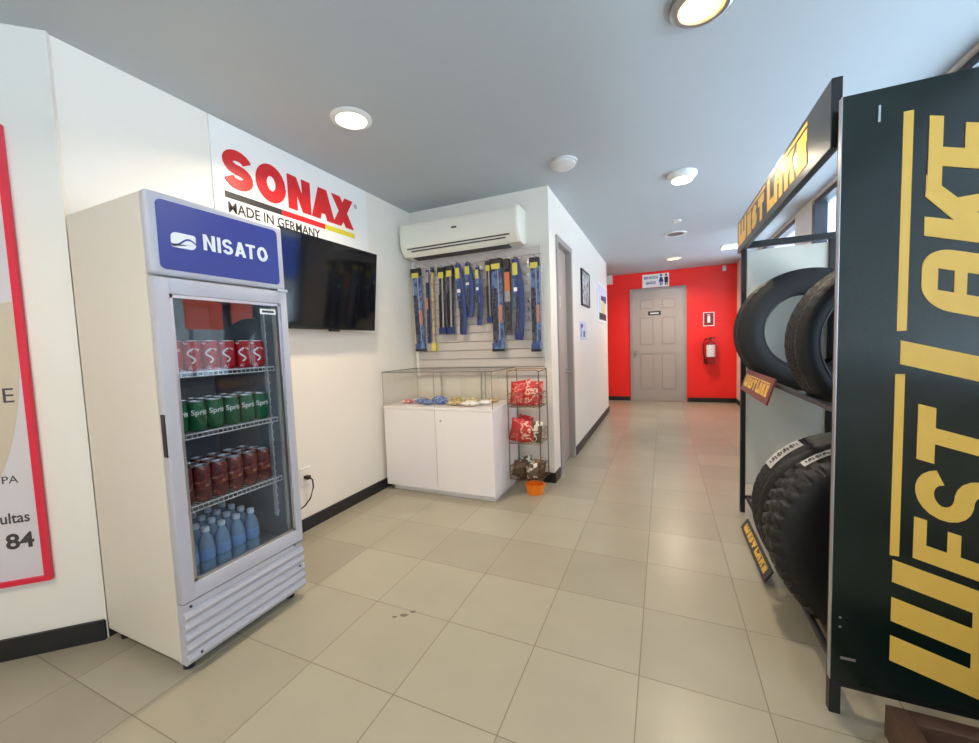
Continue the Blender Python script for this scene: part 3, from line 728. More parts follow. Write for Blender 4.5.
# small packets lying on the deck of the glass case
IT = [(-2.1, 2.93, .12, .06, .02, .3, 'foil_red', 'pale red packet lying at the left end inside the glass case'),
      (-2.02, 3.06, .11, .06, .02, -.4, 'foil_red', 'red and white packet behind the blue packets in the glass case'),
      (-1.96, 2.95, .13, .07, .025, .1, 'foil_blue', 'leftmost blue and white packet in the glass case'),
      (-1.87, 2.89, .12, .06, .02, -.2, 'foil_blue', 'blue packet nearest the front glass of the case'),
      (-1.83, 3.02, .13, .07, .03, .5, 'foil_blue', 'blue packet at the back of the blue group in the case'),
      (-1.76, 2.93, .11, .06, .022, .2, 'foil_blue', 'rightmost blue packet beside the seam of the case glass'),
      (-1.66, 3.02, .14, .07, .03, -.3, 'foil', 'tan packet in the middle of the case, behind its twin'),
      (-1.6, 2.9, .13, .07, .024, .2, 'foil', 'tan packet close to the front glass right of the seam'),
      (-1.5, 3.0, .12, .07, .03, .7, 'foil', 'tan and brown packet left of the white packets'),
      (-1.45, 2.88, .13, .08, .025, -.1, 'foil_white', 'larger white packet near the front right of the case'),
      (-1.36, 2.97, .1, .07, .022, .3, 'foil_white', 'small white packet at the right end of the case'),
      (-1.36, 3.12, .12, .06, .02, .1, 'foil', 'brown packet in the back right corner of the case')]
for x, y, w_, d_, h_, an, m_, lab in IT:
    p = obj('snack_packet', pillow((x, y, KZ+h_*.95+.003), w_*1.12, d_*1.2, h_*1.9, 0, PI/2, an), m_, None, 'all'); tag(p, lab, 'packet', 'packets inside the glass case')

# ------------------------------------------------------------------ wire snack rack
RX0, RX1, RY0, RY1 = -1.165, -.9, 2.99, 3.22
sr = thing('snack_rack', 'three-tier bronze wire rack of snacks between counter and corner', 'rack', ((RX0+RX1)/2, 3.1, 0))
b = B()
for x in (RX0, RX1): tube(b, [(x, RY1, .11), (x, RY1, 1.0), (x, RY1-.005, 1.025)], .004, 6); tube(b, [(x, RY0, .12), (x, RY0, 1.01)], .004, 6); tube(b, [(x, RY0, 1.01), (x, RY1, 1.015)], .004, 6)
tube(b, [(RX0, RY1, 1.02), (RX1, RY1, 1.02)], .004, 6); tube(b, [(RX0, RY0, 1.01), (RX0+.02, RY0, 1.022), (RX1-.02, RY0, 1.022), (RX1, RY0, 1.01)], .004, 6)
obj('upright_frame', b, 'wire_dark', sr)
obj('stand', merge(tube(B(), [(-.985, RY1-.03, .012), (-.985, RY1-.03, .125)], .012, 10), lathe(B(), [(0, 0), (.05, 0), (.05, .012), (0, .014)], (-.985, RY1-.03, 0), 20)), 'wire_dark', sr)
TZ = [.72, .42, .12]
for z in TZ:
    b = B(); hgt = .11; c = .006
    for zz in (z, z+hgt*.55, z+hgt): tube(b, [(RX0+c, RY0+c, zz), (RX1-c, RY0+c, zz), (RX1-c, RY1-c, zz), (RX0+c, RY1-c, zz), (RX0+c, RY0+c, zz)], .0028 if zz != z+hgt*.55 else .0016, 5)
    for i in range(12):
        x = RX0+c+(RX1-RX0-2*c)*i/11; tube(b, [(x, RY0+c, z+hgt), (x, RY0+c, z), (x, RY1-c, z), (x, RY1-c, z+hgt)], .0014, 4)
    for i in range(8):
        y = RY0+c+(RY1-RY0-2*c)*i/7; tube(b, [(RX0+c, y, z+hgt), (RX0+c, y, z), (RX1-c, y, z), (RX1-c, y, z+hgt)], .0014, 4)
    obj('basket', b, 'wire_dark', sr)
SB = [(0, -1.1, 3.05, .13, .19, .05, .1, 'bag_red', 'red snack bag at the front left of the top basket'),
      (0, -.985, 3.05, .13, .18, .05, -.05, 'bag_red2', 'pale red snack bag at the front right of the top basket'),
      (0, -1.06, 3.14, .13, .2, .05, -.2, 'bag_red2', 'red snack bag standing behind at left in the top basket'),
      (0, -.97, 3.14, .12, .19, .05, .05, 'bag_red', 'red snack bag standing behind at right in the top basket'),
      (1, -1.115, 3.045, .11, .19, .05, .15, 'bag_red', 'red snack bag at the left of the middle basket'),
      (1, -1.03, 3.035, .12, .17, .045, -.1, 'bag_red2', 'pale red snack bag in the centre of the middle basket'),
      (1, -.95, 3.05, .1, .17, .05, .1, 'bag_grey', 'grey and white snack bag at the right of the middle basket'),
      (1, -1.08, 3.14, .13, .2, .05, .2, 'bag_red', 'red snack bag standing at the back of the middle basket'),
      (2, -1.105, 3.045, .11, .13, .05, .2, 'bag_brown', 'brown snack bag at the left of the bottom basket'),
      (2, -.99, 3.04, .11, .12, .05, -.2, 'bag_grey', 'white-spotted snack bag at the front of the bottom basket'),
      (2, -.95, 3.12, .1, .13, .05, .1, 'bag_brown', 'brown snack bag at the right rear of the bottom basket'),
      (2, -1.07, 3.14, .13, .15, .05, -.3, 'bag_grey', 'grey snack bag at the left rear of the bottom basket')]
for t_, x, y, w_, h_, th_, an, m_, lab in SB:
    p = obj('snack_bag', pillow((x, y, TZ[t_]+h_/2+.01), w_, h_, th_, an, -.12, an*.5), m_, None, 'all'); tag(p, lab, 'snack bag', 'snack bags in the wire rack')
tb = thing('plastic_tub', 'orange plastic tub on the floor under the wire snack rack', 'tub', (-.975, 3.06, 0))
obj('tub_body', lathe(B(), [(0, .0), (.066, 0), (.078, .075), (.074, .075), (.063, .006), (0, .006)], (-.975, 3.06, 0), 24), 'orange', tb, True)
obj('rim', lathe(B(), [(.076, .07), (.082, .072), (.082, .08), (.074, .08)], (-.975, 3.06, 0), 24, close=True), 'orange', tb, True)

# ------------------------------------------------------------------ poster on the diagonal wall
def dpt(l, z, out=0.): v = CK + DD*l + DN*out; return Vector((v.x, v.y, z))
ps = thing('framed_poster', 'tall poster in a thin red frame on the left diagonal wall', 'poster', dpt(.6, 1.25))
pl0, pl1, pz0, pz1 = .138, 1.1, .315, 2.16
b = B(); fw = .021
along(b, CK, DD, DN, pl0, pl0+fw, .002, .022, pz0, pz1); along(b, CK, DD, DN, pl1-fw, pl1, .002, .022, pz0, pz1); along(b, CK, DD, DN, pl0+fw, pl1-fw, .002, .022, pz0, pz0+fw); along(b, CK, DD, DN, pl0+fw, pl1-fw, .002, .022, pz1-fw, pz1)
obj('frame', b, 'poster_red', ps)
obj('print', along(B(), CK, DD, DN, pl0+fw-.002, pl1-fw+.002, .002, .01, pz0+fw-.002, pz1-fw+.002), 'poster_print', ps)
UD = -DD
def pol(u, v): return (u, v)
sh = [(.05, .02), (.06, .3)]
cen = arc(.45, 1.35, .24, .72, -80, 10, 16) + arc(.45, 1.35, .16, .6, 10, -80, 16)
o_ = dpt(pl1, 0, .0102)
obj('curved_band', prism(B(), [(p+.245, q) for p, q in cen], o_, UD, (0, 0, 1), .0006), 'tan', ps)
obj('number_lettering', text('84', .088, dpt(pl0+fw+.113, .468, .0102), UD, (0, 0, 1), .001, .0022, width=.088), 'grey_ink', ps)
obj('caption_lettering', text('Consultas', .062, dpt(pl0+fw+.232, .575, .0102), UD, (0, 0, 1), .001, .0008, width=.2), 'grey_ink', ps)
obj('word_lettering', text('PA', .045, dpt(pl0+fw+.105, .74, .0102), UD, (0, 0, 1), .001), 'grey_ink', ps)
obj('title_lettering', text('E', .085, dpt(pl0+fw+.075, 1.07, .0102), UD, (0, 0, 1), .001), 'grey_ink', ps)

# ------------------------------------------------------------------ tyre rack
QX0, QX1, QY0, QY1 = .48, 1.05, 1.515, 3.21
tr = thing('tire_rack', 'black tyre display rack with dark green end panel and gold lettering', 'rack', (.77, 2.36, 0))
for x in (QX0, QX1-.03):
    for y in (QY0+.022, QY1-.045): obj('post', bx((x+.006, y, 0), (x+.036, y+.03, 1.85 if y > 2 else 1.9), .002), 'rack_black', tr)
pn = obj('end_panel', bx((QX0, QY0, .13), (QX1, QY0+.018, 1.91)), 'panel_green', tr, label='dark green end panel')
obj('edge_strip', bx((QX0-.0015, QY0-.0006, .13), (QX0+.0008, QY0+.02, 1.91)), 'alu', pn)
b = B(); base = .87
SL = .31                                            # the lettering leans: each letter is sheared about its top edge
def lean(poly, ht): return [(u+SL*(v-ht), v) for u, v in poly]
def wl_end(spec):
    n = 0
    for ch, z0, z1, ht, t_ in spec:
        for i, poly in enumerate(glyph(ch, z1-z0, ht, t_)):
            n += 1; prism(b, lean([(z0+p, q) for p, q in poly], ht), (base, QY0, 0), (0, 0, 1), (-1, 0, 0), .001+.00004*n)
wl_end([('e', .565, .69, .205, .05), ('S', .70, .85, .205, .048), ('T', .86, 1.02, .205, .046), ('L', 1.134, 1.27, .247, .068), ('a', 1.295, 1.462, .208, .054), ('K', 1.49, 1.655, .206, .052), ('e', 1.68, 1.81, .203, .05)])
for z0, z1 in ((.235, .315), (.36, .435), (.482, .551)): prism(b, lean(rc(z0, .055, z1, .249), .249), (base, QY0, 0), (0, 0, 1), (-1, 0, 0), .0012)
prism(b, lean(rc(1.612, .175, 1.69, .2035), .204), (base, QY0, 0), (0, 0, 1), (-1, 0, 0), .0039)
prism(b, lean([(.26, 0), (.5, 0), (.535, .015), (.551, .05), (.551, .075), (.235, .075), (.235, .05), (.245, .015)], .249), (base, QY0, 0), (0, 0, 1), (-1, 0, 0), .0016)
for z0, z1 in ((1.229, 1.834), (.563, 1.105)): prism(b, rc(z0, base-.635, z1, base-.614), (base, QY0, 0), (0, 0, 1), (-1, 0, 0), .0012)
obj('end_lettering', b, 'gold', pn, label='gold lettering')
obj('clip', bx((.56, QY0-.002, 1.82), (.565, QY0, 1.865)), 'alu', pn); obj('clip', bx((QX0+.025, QY0-.002, .205), (QX0+.062, QY0, .213)), 'alu', pn)
for dz_ in (.34, .31): obj('screw', lathe(B(), [(0, 0), (.0035, 0), (.0035, -.002), (0, -.002)], (QX0+.022, QY0, dz_), 8, 'y'), 'alu', pn)
obj('post', bx((.955, QY1-.045, 0), (.985, QY1-.015, 1.815), .002), 'rack_black', tr)
fp = obj('far_panel', bx((QX0+.042, QY1-.03, .2), (.955, QY1-.018, 1.8)), 'rack_grey', tr, label='pale grey end panel')
obj('top_bar', bx((QX0, QY1-.055, 1.815), (QX1, QY1-.012, 1.855), .003), 'rack_black', tr)
RLH = [.985, .115]
for z in RLH:
    for x in (.53, 1.02):
        obj('rail', tube(B(), [(x, QY0+.03, z-.012), (x, QY1-.02, z-.012)], .013, 10), 'rack_black', tr, True)
    for y in (QY0+.035, QY1-.03): obj('crossbar', bx((QX0+.02, y-.012, z-.02), (QX1-.01, y+.012, z+.004)), 'rack_black', tr)
hx = .472
hs = obj('header_sign', bx((hx, 1.575, 1.795), (hx+.028, 3.23, 2.0), .003), 'panel_black', tr)
obj('header_lettering', westlake(B(), (hx, 3.17, 1.83), (0, -1, 0), (0, 0, 1), 1.38, .15), 'gold', hs, label='gold lettering')
b = B()
for y in (1.7, 3.1): box(b, (hx+.028, y, 1.83), (hx+.05, y+.03, 1.87))
obj('header_bracket', b, 'rack_black', tr)
def placard(y0, y1, tx, tz, bx_, bz, m):
    U = Vector((0, -1, 0)); V = Vector((tx-bx_, 0, tz-bz)); hgt = V.length; V.normalize()
    W_ = U.cross(V); o = Vector((bx_, y1, bz))
    p = obj('placard', prism(B(), rc(0, 0, y1-y0, hgt), o-W_*.008, U, V, .008), m, tr)
    obj('placard_lettering', westlake(B(), o+V*hgt*.24+U*.05, U, V, (y1-y0)-.1, hgt*.55), 'gold', p)
placard(2.32, 3.02, .5, 1.015, .462, .885, 'maroon')
placard(2.24, 2.87, .48, .08, .445, .02, 'panel_black')

def tyre(name, label, cx, cz, R, ri, y0, y1, style, stickers=()):
    t = thing(name, label, 'tire', (cx, (y0+y1)/2, cz-R), 'tires on the display rack')
    n = 240; w_ = y1-y0; bm = B()
    prof = []                                        # (radius, y, tread?)
    sw_ = R-ri
    prof += [(ri, y0+w_*.17, 0), (ri+.006, y0+w_*.1, 0), (ri+sw_*.25, y0+w_*.04, 0), (ri+sw_*.5, y0, 0), (ri+sw_*.72, y0+w_*.015, 0), (R-.028, y0+w_*.05, 0), (R-.012, y0+w_*.085, 1)]
    nt_ = 15
    for i in range(nt_+1):
        f = i/nt_; y = y0+w_*(.12+.76*f); crown = .006*(2*f-1)**2
        prof.append((R-crown, y, 2+i))
    prof += [(R-.012, y1-w_*.085, 1), (R-.028, y1-w_*.05, 0), (ri+sw_*.72, y1-w_*.015, 0), (ri+sw_*.5, y1, 0), (ri+sw_*.25, y1-w_*.04, 0), (ri+.006, y1-w_*.1, 0), (ri, y1-w_*.17, 0),
             (ri+.012, y1-w_*.18, 0), (ri+sw_*.5, y1-w_*.08, 0), (R-.026, y1-w_*.13, 0), (R-.018, (y0+y1)/2, 0), (R-.026, y0+w_*.13, 0), (ri+sw_*.5, y0+w_*.08, 0), (ri+.012, y0+w_*.18, 0)]
    rings = []
    for r, y, k in prof:
        ring = []
        for j in range(n):
            rr = r; a = 2*PI*j/n
            if k:
                i = k-2
                if style == 'block':
                    ph = (j + (0 if i < 5 or k == 1 else (3 if i < 11 else 0))) % 6
                    if k == 1 or i < 4 or i > nt_-4: rr -= .015 if ph < 2 else 0
                    else: rr -= .012 if (ph < 2 or i in (5, 10)) else (.0035 if (j+i) % 4 == 0 else 0)
                    if i in (4, nt_-4): rr -= .009
                else:
                    if i in (3, 6, 9, 12): rr -= .008
                    elif k != 1 and (j + 2*abs(i-7)) % 5 == 0: rr -= .005
                    elif k == 1 and j % 5 == 0: rr -= .005
            ring.append(bm.verts.new((cx+rr*math.cos(a), y, cz+rr*math.sin(a))))
        rings.append(ring)
    m_ = len(rings)
    for q in range(m_):
        A_, C_ = rings[q], rings[(q+1) % m_]
        for j in range(n): bm.faces.new((A_[j], A_[(j+1) % n], C_[(j+1) % n], C_[j]))
    tb_ = obj('tread_and_sidewall', bm, 'rubber', t, True)
    b = lathe(B(), [(ri+.003, 0), (ri+.009, -.003), (ri+.012, -.001), (ri+.01, .004)], (cx, y0+w_*.085, cz), 64, 'y', True); obj('bead_ring', b, 'dark', t, True)
    for a0_, a1_, f0, f1 in stickers:
        b = B(); vs = []
        for i in range(9):
            a = math.radians(a0_+(a1_-a0_)*i/8); rr = R+.0025
            vs.append([b.verts.new((cx+rr*math.cos(a), y0+w_*f, cz+rr*math.sin(a))) for f in (f0, f1)])
        for p, q in zip(vs, vs[1:]): b.faces.new((p[0], p[1], q[1], q[0]))
        r_ = bmesh.ops.solidify(b, geom=list(b.faces), thickness=.0008)
        st_ = obj('sticker', b, 'white', t)
        b = B()
        for i in range(14):
            a = math.radians(a0_+(a1_-a0_)*(.08+.84*i/14)); a2 = a+math.radians(.7*(1+(i*7 % 3)*.5)); rr = R+.0042
            q0, q1 = (f0+(f1-f0)*(.25+.1*(i % 2)), f0+(f1-f0)*(.6+.08*(i % 3)))
            b.faces.new([b.verts.new((cx+rr*math.cos(s), y0+w_*f, cz+rr*math.sin(s))) for s, f in ((a, q0), (a2, q0), (a2, q1), (a, q1))])
        obj('sticker_print', b, 'grey_ink', t)
    return t
tyre('car_tire', 'large road tyre standing at the far end of the upper rack tier', .78, 1.252, .365, .215, 2.85, 3.06, 'road')
tyre('car_tire', 'low-profile tyre on the upper tier, tight behind the green end panel', .79, 1.195, .33, .243, 1.84, 2.05, 'fine')
tyre('car_tire', 'chunky all-terrain tyre on the lower tier, nearer the green end panel', .772, .405, .38, .185, 1.84, 2.07, 'block', [(108, 131, .46, .72)])
tyre('car_tire', 'tyre with white sticker on the lower tier, farther from the end panel', .772, .405, .38, .185, 2.085, 2.31, 'road', [(121, 147, .34, .78)])

# low wooden tray in front of the rack
wt_ = thing('wooden_tray', 'low brown wooden tray on the floor in front of the green panel', 'tray', (.95, 1.3, 0))
b = B(); tx0, tx1, ty0_, ty1_ = .61, 1.25, .95, 1.505
box(b, (tx0, ty0_, 0), (tx0+.05, ty1_, .1), .004); box(b, (tx1-.05, ty0_, 0), (tx1, ty1_, .1), .004); box(b, (tx0+.05, ty1_-.05, 0), (tx1-.05, ty1_, .1), .004); box(b, (tx0+.05, ty0_, 0), (tx1-.05, ty0_+.05, .1), .004)
obj('rim', b, 'brown', wt_); obj('base', bx((tx0+.05, ty0_+.05, 0), (tx1-.05, ty1_-.05, .02)), 'brown_dark', wt_)

# ------------------------------------------------------------------ far wall: signs, extinguisher
rs_ = thing('restroom_sign', 'white restroom sign with blue text above the grey door', 'sign', (-.12, YR, 2.24))
sy = YR-.006
obj('plate', bx((-.37, sy, 2.245), (.11, YR, 2.5), .002), 'board', rs_)
obj('lettering', merge(text('SERVICIOS', .07, (-.345, sy, 2.41), (1, 0, 0), (0, 0, 1), .001, .002, width=.26), text('BAÑOS', .08, (-.3, sy, 2.305), (1, 0, 0), (0, 0, 1), .001, .002, width=.17)), 'navy_ink', rs_)
for x, m_, dress in ((-.03, 'navy_ink', True), (.06, 'black_ink', False)):
    b = B(); prism(b, arc(0, .195, .022, .022, 0, 345, 16), (x, sy, 2.27), (1, 0, 0), (0, 0, 1), .001)
    prism(b, [(-.035, .16), (.035, .16), (.03, .05), (-.03, .05)] if not dress else [(-.022, .16), (.022, .16), (.045, .07), (-.045, .07)], (x, sy, 2.27), (1, 0, 0), (0, 0, 1), .001)
    prism(b, rc(-.024, 0, -.006, .07), (x, sy, 2.27), (1, 0, 0), (0, 0, 1), .001); prism(b, rc(.006, 0, .024, .07), (x, sy, 2.27), (1, 0, 0), (0, 0, 1), .001)
    obj('pictogram', b, m_, rs_)
dp = thing('door_plate', 'small dark name plate on the grey door of the red wall', 'sign', (-.17, YR, 1.73))
obj('plate', bx((-.27, yl-.016, 1.7), (-.04, yl-.012, 1.78), .001), 'dark', dp); obj('lettering', bx((-.23, yl-.0175, 1.728), (-.08, yl-.016, 1.75)), 'white', dp)
es = thing('extinguisher_sign', 'small red and white sign above the fire extinguisher', 'sign', (.78, YR, 1.57))
obj('plate', bx((.69, sy, 1.44), (.875, YR, 1.7), .001), 'white', es); obj('red_field', bx((.705, sy-.001, 1.455), (.86, sy, 1.685)), 'ext_red', es)
b = B(); prism(b, [(-.024, 0), (.024, 0), (.024, .11), (.012, .13), (-.012, .13), (-.024, .11)], (.783, sy-.001, 1.505), (1, 0, 0), (0, 0, 1), .001); prism(b, rc(-.03, .14, .02, .152), (.783, sy-.001, 1.505), (1, 0, 0), (0, 0, 1), .001)
obj('pictogram', b, 'white', es)
ex, ey = .8, YR-.11
fe = thing('fire_extinguisher', 'red fire extinguisher hanging on the red wall right of the door', 'fire extinguisher', (ex, ey, .72))
obj('cylinder', lathe(B(), [(0, .735), (.07, .735), (.08, .75), (.08, 1.1), (.07, 1.14), (.03, 1.165), (.024, 1.18), (0, 1.18)], (ex, ey, 0), 28), 'ext_red', fe, True)
b = B(); n = 14
vs = [[b.verts.new((ex+.0815*math.cos(a), ey+.0815*math.sin(a), z)) for z in (.87, 1.09)] for a in [math.radians(-150+130*i/n) for i in range(n+1)]]
for p, q in zip(vs, vs[1:]): b.faces.new((p[0], q[0], q[1], p[1]))
obj('label', b, 'ext_label', fe, True)
b = lathe(B(), [(0, 1.18), (.02, 1.18), (.02, 1.22), (0, 1.22)], (ex, ey, 0), 14); box(b, (ex-.02, ey-.012, 1.22), (ex+.09, ey+.012, 1.232)); box(b, (ex-.01, ey-.01, 1.2), (ex+.075, ey+.01, 1.208))
obj('valve', b, 'dark', fe)
obj('hose', tube(B(), [(ex-.02, ey, 1.2), (ex-.08, ey-.01, 1.2), (ex-.115, ey-.02, 1.12), (ex-.115, ey-.03, .95), (ex-.1, ey-.03, .82)], .011, 8), 'dark', fe, True)
obj('nozzle', tube(B(), [(ex-.1, ey-.03, .82), (ex-.095, ey-.03, .74)], .016, 10), 'dark', fe, True)
obj('wall_bracket', bx((ex-.02, ey+.06, 1.0), (ex+.02, YR, 1.12)), 'dark', fe)
jb = obj('junction_box', bx((-1.06, YR-.1, 2.37), (-.93, YR, 2.545), .004), 'wall'); tag(jb, 'white box high in the left corner of the red wall', 'box')
dt = thing('motion_sensor', 'small white sensor at the top of the red wall near its right end', 'sensor', (1.03, YR, 2.46))
obj('housing', bx((1.0, YR-.05, 2.43), (1.06, YR, 2.52), .01), 'detector', dt); obj('lens', lathe(B(), [(0, -.05), (.018, -.051), (.012, -.06), (0, -.064)], (1.03, YR, 2.46), 12, 'y'), 'white', dt, True)

# corridor wall pictures
def frame(name, label, cat, y0, y1, z0, z1, fm, pm, fw=.025, extra=None):
    p = thing(name, label, cat, (XC, (y0+y1)/2, (z0+z1)/2))
    b = B()
    box(b, (XC, y0, z0), (XC+.02, y0+fw, z1)); box(b, (XC, y1-fw, z0), (XC+.02, y1, z1)); box(b, (XC, y0+fw, z0), (XC+.02, y1-fw, z0+fw)); box(b, (XC, y0+fw, z1-fw), (XC+.02, y1-fw, z1))
    obj('frame', b, fm, p); obj('print', bx((XC, y0+fw, z0+fw), (XC+.012, y1-fw, z1-fw)), pm, p)
    return p
frame('picture_frame', 'dark framed grey print on the corridor wall past the side door', 'picture', 4.72, 5.25, 1.66, 2.09, 'dark', 'photo_print', .022)
p = frame('picture_frame', 'white framed colour poster on the corridor wall near the red wall', 'picture', 5.95, 6.95, 1.52, 2.1, 'white', 'paper', .03)
b = lathe(B(), [(0, 0), (.16, 0), (.16, .002), (0, .002)], (XC+.012, 6.55, 1.74), 20, 'x'); obj('yellow_shape', b, 'pk_yellow', p)
obj('dark_shape', merge(bx((XC+.012, 6.1, 1.56), (XC+.0145, 6.85, 1.66)), bx((XC+.012, 6.3, 1.86), (XC+.0145, 6.6, 1.93))), 'brown_dark', p)
obj('blue_shape', bx((XC+.012, 6.6, 1.84), (XC+.0145, 6.88, 1.95)), 'navy_ink', p)
nt_ = thing('wall_notice', 'small pale blue notice on the corridor wall below the dark framed print', 'notice', (XC, 4.8, 1.36))
obj('sheet', bx((XC, 4.6, 1.25), (XC+.003, 5.02, 1.47)), 'paper', nt_)
b = merge(bx((XC+.003, 4.66, 1.4), (XC+.004, 4.8, 1.44)), bx((XC+.003, 4.66, 1.29), (XC+.004, 4.7, 1.4)), bx((XC+.003, 4.82, 1.29), (XC+.004, 4.92, 1.36)))
obj('lettering', b, 'navy_ink', nt_)
ds = thing('door_symbol', 'small white symbol plate on the grey side door', 'sign', (XC-.045, 3.84, 1.64))
obj('plate', bx((XC-.045, 3.8, 1.58), (XC-.041, 3.87, 1.69)), 'white', ds)
obj('symbol', merge(bx((XC-.041, 3.82, 1.6), (XC-.04, 3.85, 1.64)), lathe(B(), [(0, 0), (.012, 0), (.012, .001), (0, .001)], (XC-.041, 3.835, 1.662), 12, 'x')), 'navy_ink', ds)

# ------------------------------------------------------------------ ceiling
def downlight(x, y, label, m, style='recessed', r=.085, power=12):
    l = thing('ceiling_light', label, 'ceiling light', (x, y, H), 'round ceiling lights')
    if style == 'recessed':
        obj('rim', lathe(B(), [(r, 0), (r+.028, 0), (r+.03, -.006), (r+.012, -.016), (r, -.016)], (x, y, H), 36, close=True), 'lamp_rim', l, True)
        obj('diffuser', lathe(B(), [(0, -.012), (r, -.012), (r, -.004), (0, -.004)], (x, y, H), 36), m, l)
    elif style == 'metal':
        obj('rim', lathe(B(), [(r, 0), (r+.03, 0), (r+.03, -.02), (r+.015, -.03), (r, -.028)], (x, y, H), 36, close=True), 'alu', l, True)
        obj('diffuser', lathe(B(), [(0, -.02), (r, -.02), (r, -.006), (0, -.006)], (x, y, H), 36), m, l)
    else:
        obj('rim', lathe(B(), [(0, 0), (r+.03, 0), (r+.03, -.02), (r+.01, -.045), (r, -.05), (0, -.05)], (x, y, H), 36), 'lamp_rim', l, True)
        obj('diffuser', lathe(B(), [(0, -.051), (r*.95, -.051), (r*.9, -.06), (0, -.064)], (x, y, H), 36), m, l)
    ld = bpy.data.lights.new('lamp', 'AREA'); ld.shape = 'DISK'; ld.size = r*1.8; ld.energy = power; ld.spread = math.radians(155); ld.color = (1, .83, .62)
    lo = bpy.data.objects.new('lamp', ld); COL.objects.link(lo); lo.parent = l; lo.location = (0, 0, -.072)
    return l
downlight(-1.62, 1.85, 'round white ceiling light above the drinks cooler', 'lamp_white', power=15)
downlight(.146, 1.86, 'yellowish ceiling light with metal ring at the top edge, nearest the camera', 'lamp_warm', 'metal')
downlight(.147, 3.64, 'surface-mounted ceiling light in front of the tyre rack', 'lamp_white', 'surface', .08)
downlight(.16, 7.3, 'round ceiling light just in front of the red wall', 'lamp_warm', r=.09, power=24)
downlight(-1.62, -.6, 'round ceiling light behind the camera on the left', 'lamp_white', power=18)
downlight(.146, -.6, 'round ceiling light behind the camera on the right', 'lamp_white', power=8)
lp = thing('light_panel', 'small square lit panel in the ceiling above the corridor by the right wall', 'ceiling light', (.95, 6.85, H))
obj('frame', bx((.79, 6.7, H-.008), (1.11, 7.0, H-.0005)), 'lamp_rim', lp); obj('diffuser', bx((.81, 6.72, H-.012), (1.09, 6.98, H-.008)), 'panel_light', lp)
sd = thing('smoke_detector', 'round white smoke detector on the ceiling near the partition corner', 'smoke detector', (-.66, 2.97, H))
obj('base', lathe(B(), [(0, 0), (.1, 0), (.1, -.014), (0, -.014)], (-.66, 2.97, H), 32), 'detector', sd, True)
obj('dome', lathe(B(), [(.085, -.014), (.088, -.03), (.06, -.048), (.03, -.052), (0, -.053)], (-.66, 2.97, H), 32), 'detector', sd, True)
so = thing('ceiling_sensor', 'tiny round sensor on the corridor ceiling', 'sensor', (.15, 5.02, H))
obj('housing', lathe(B(), [(0, 0), (.045, 0), (.04, -.02), (0, -.024)], (.15, 5.02, H), 20), 'detector', so, True)
vp_ = thing('ceiling_speaker', 'flat round grey cover on the corridor ceiling', 'ceiling cover', (.15, 5.62, H))
obj('rim', lathe(B(), [(.1, 0), (.13, 0), (.125, -.014), (.1, -.012)], (.15, 5.62, H), 30, close=True), 'detector', vp_, True)
obj('grille', lathe(B(), [(0, -.004), (.1, -.004), (.1, -.008), (0, -.01)], (.15, 5.62, H), 30), 'seam', vp_, True)

# scuff mark on a tile
b = B()
for x, y, w_, h_ in ((-1.105, 1.425, .02, .01), (-1.08, 1.46, .014, .008), (-1.14, 1.40, .012, .006)):
    prism(b, [(w_*math.cos(a)*(1+.25*math.sin(3*a)), h_*math.sin(a)) for a in [2*PI*i/12 for i in range(12)]], (x, y, .0002), (1, .4, 0), (-.4, 1, 0), .0004)
tag(obj('floor_stain', b, 'stain'), 'small dark scuff mark on a floor tile in front of the cooler', 'stain')

# ------------------------------------------------------------------ outside
g_ = struct('ground', bx((-30, -30, -.25), (40, 40, -.12)), 'ground')
bn = thing('street_banner', 'red and blue banner outside, glimpsed through the right window', 'banner', (4.2, 6.0, 0))
obj('red_cloth', bx((4.2, 4.2, 1.7), (4.24, 6.2, 2.7)), 'ext_orange', bn); obj('blue_cloth', bx((4.2, 6.2, 1.7), (4.24, 7.2, 2.7)), 'ext_blue', bn)
b = B(); tube(b, [(4.27, 4.3, -.13), (4.27, 4.3, 2.75)], .04, 10); tube(b, [(4.27, 7.1, -.13), (4.27, 7.1, 2.75)], .04, 10); obj('pole', b, 'alu', bn)

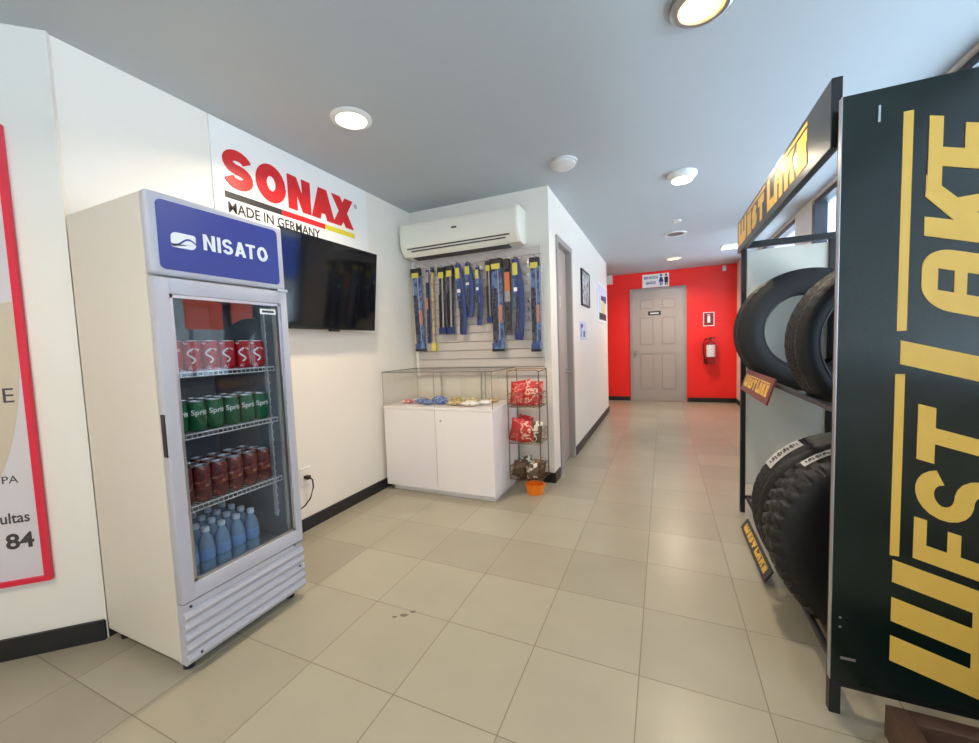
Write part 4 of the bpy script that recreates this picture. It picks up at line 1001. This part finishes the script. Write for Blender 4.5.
# ------------------------------------------------------------------ daylight and camera
wd = bpy.data.worlds.new('sky'); S.world = wd; wd.use_nodes = True
N = wd.node_tree.nodes; L = wd.node_tree.links; bg = N['Background']
tc = N.new('ShaderNodeTexCoord'); sx_ = N.new('ShaderNodeSeparateXYZ'); rp = N.new('ShaderNodeValToRGB')
L.new(tc.outputs['Generated'], sx_.inputs[0]); L.new(sx_.outputs['Z'], rp.inputs['Fac'])
rp.color_ramp.elements[0].color = (.84, .93, 1, 1); rp.color_ramp.elements[1].color = (.5, .72, 1, 1); rp.color_ramp.elements[1].position = .7
L.new(rp.outputs['Color'], bg.inputs['Color']); bg.inputs['Strength'].default_value = 2.4
for nm, loc, rot_, sx2, sy2 in [('daylight_opening', (XR+.13, (a+b)/2, (ZS+ZT)/2), (0, PI/2, 0), ZT-ZS, b-a) for a, b in WIN] + [('daylight_opening', ((RW[0]+RW[1])/2, YN-.13, 1.27), (PI/2, 0, 0), RW[1]-RW[0], 2.25)]:
    ld = bpy.data.lights.new(nm, 'AREA'); ld.shape = 'RECTANGLE'; ld.size = sx2; ld.size_y = sy2; ld.cycles.is_portal = True
    lo = bpy.data.objects.new(nm, ld); COL.objects.link(lo); lo.location = loc; lo.rotation_euler = rot_

sl = bpy.data.lights.new('sun', 'SUN'); sl.energy = 25; sl.angle = .02; sl.color = (1, .97, .92)
so_ = bpy.data.objects.new('sun', sl); COL.objects.link(so_); so_.location = (0, 0, 8); so_.rotation_euler = (math.radians(8), math.radians(-24), 0)
f, ya, pi_, ro = 395.337, .415472472, .0663638138, -.0362467728
ca, sa = math.cos(ya), math.sin(ya)
Wf = Vector((-sa*math.cos(pi_), ca*math.cos(pi_), -math.sin(pi_))); r0 = Vector((ca, sa, 0)); u0 = r0.cross(Wf)
Rv = r0*math.cos(ro)+u0*math.sin(ro); Uv = -r0*math.sin(ro)+u0*math.cos(ro)
cam = bpy.data.cameras.new('camera'); co = bpy.data.objects.new('camera', cam); COL.objects.link(co)
cam.sensor_width = 36; cam.lens = f*36/979; cam.clip_start = .02
mw = Matrix.Identity(4)
for i in range(3): mw[i][0], mw[i][1], mw[i][2] = Rv[i], Uv[i], -Wf[i]
mw.translation = (0, 0, 1.2307); co.matrix_world = mw
S.camera = co
S.view_settings.view_transform = 'Standard'; S.view_settings.look = 'None'; S.view_settings.gamma = 1; S.view_settings.use_curve_mapping = False
S.view_settings.exposure = 0.22
S.cycles.use_denoising = True; S.cycles.max_bounces = 10; S.cycles.transparent_max_bounces = 24
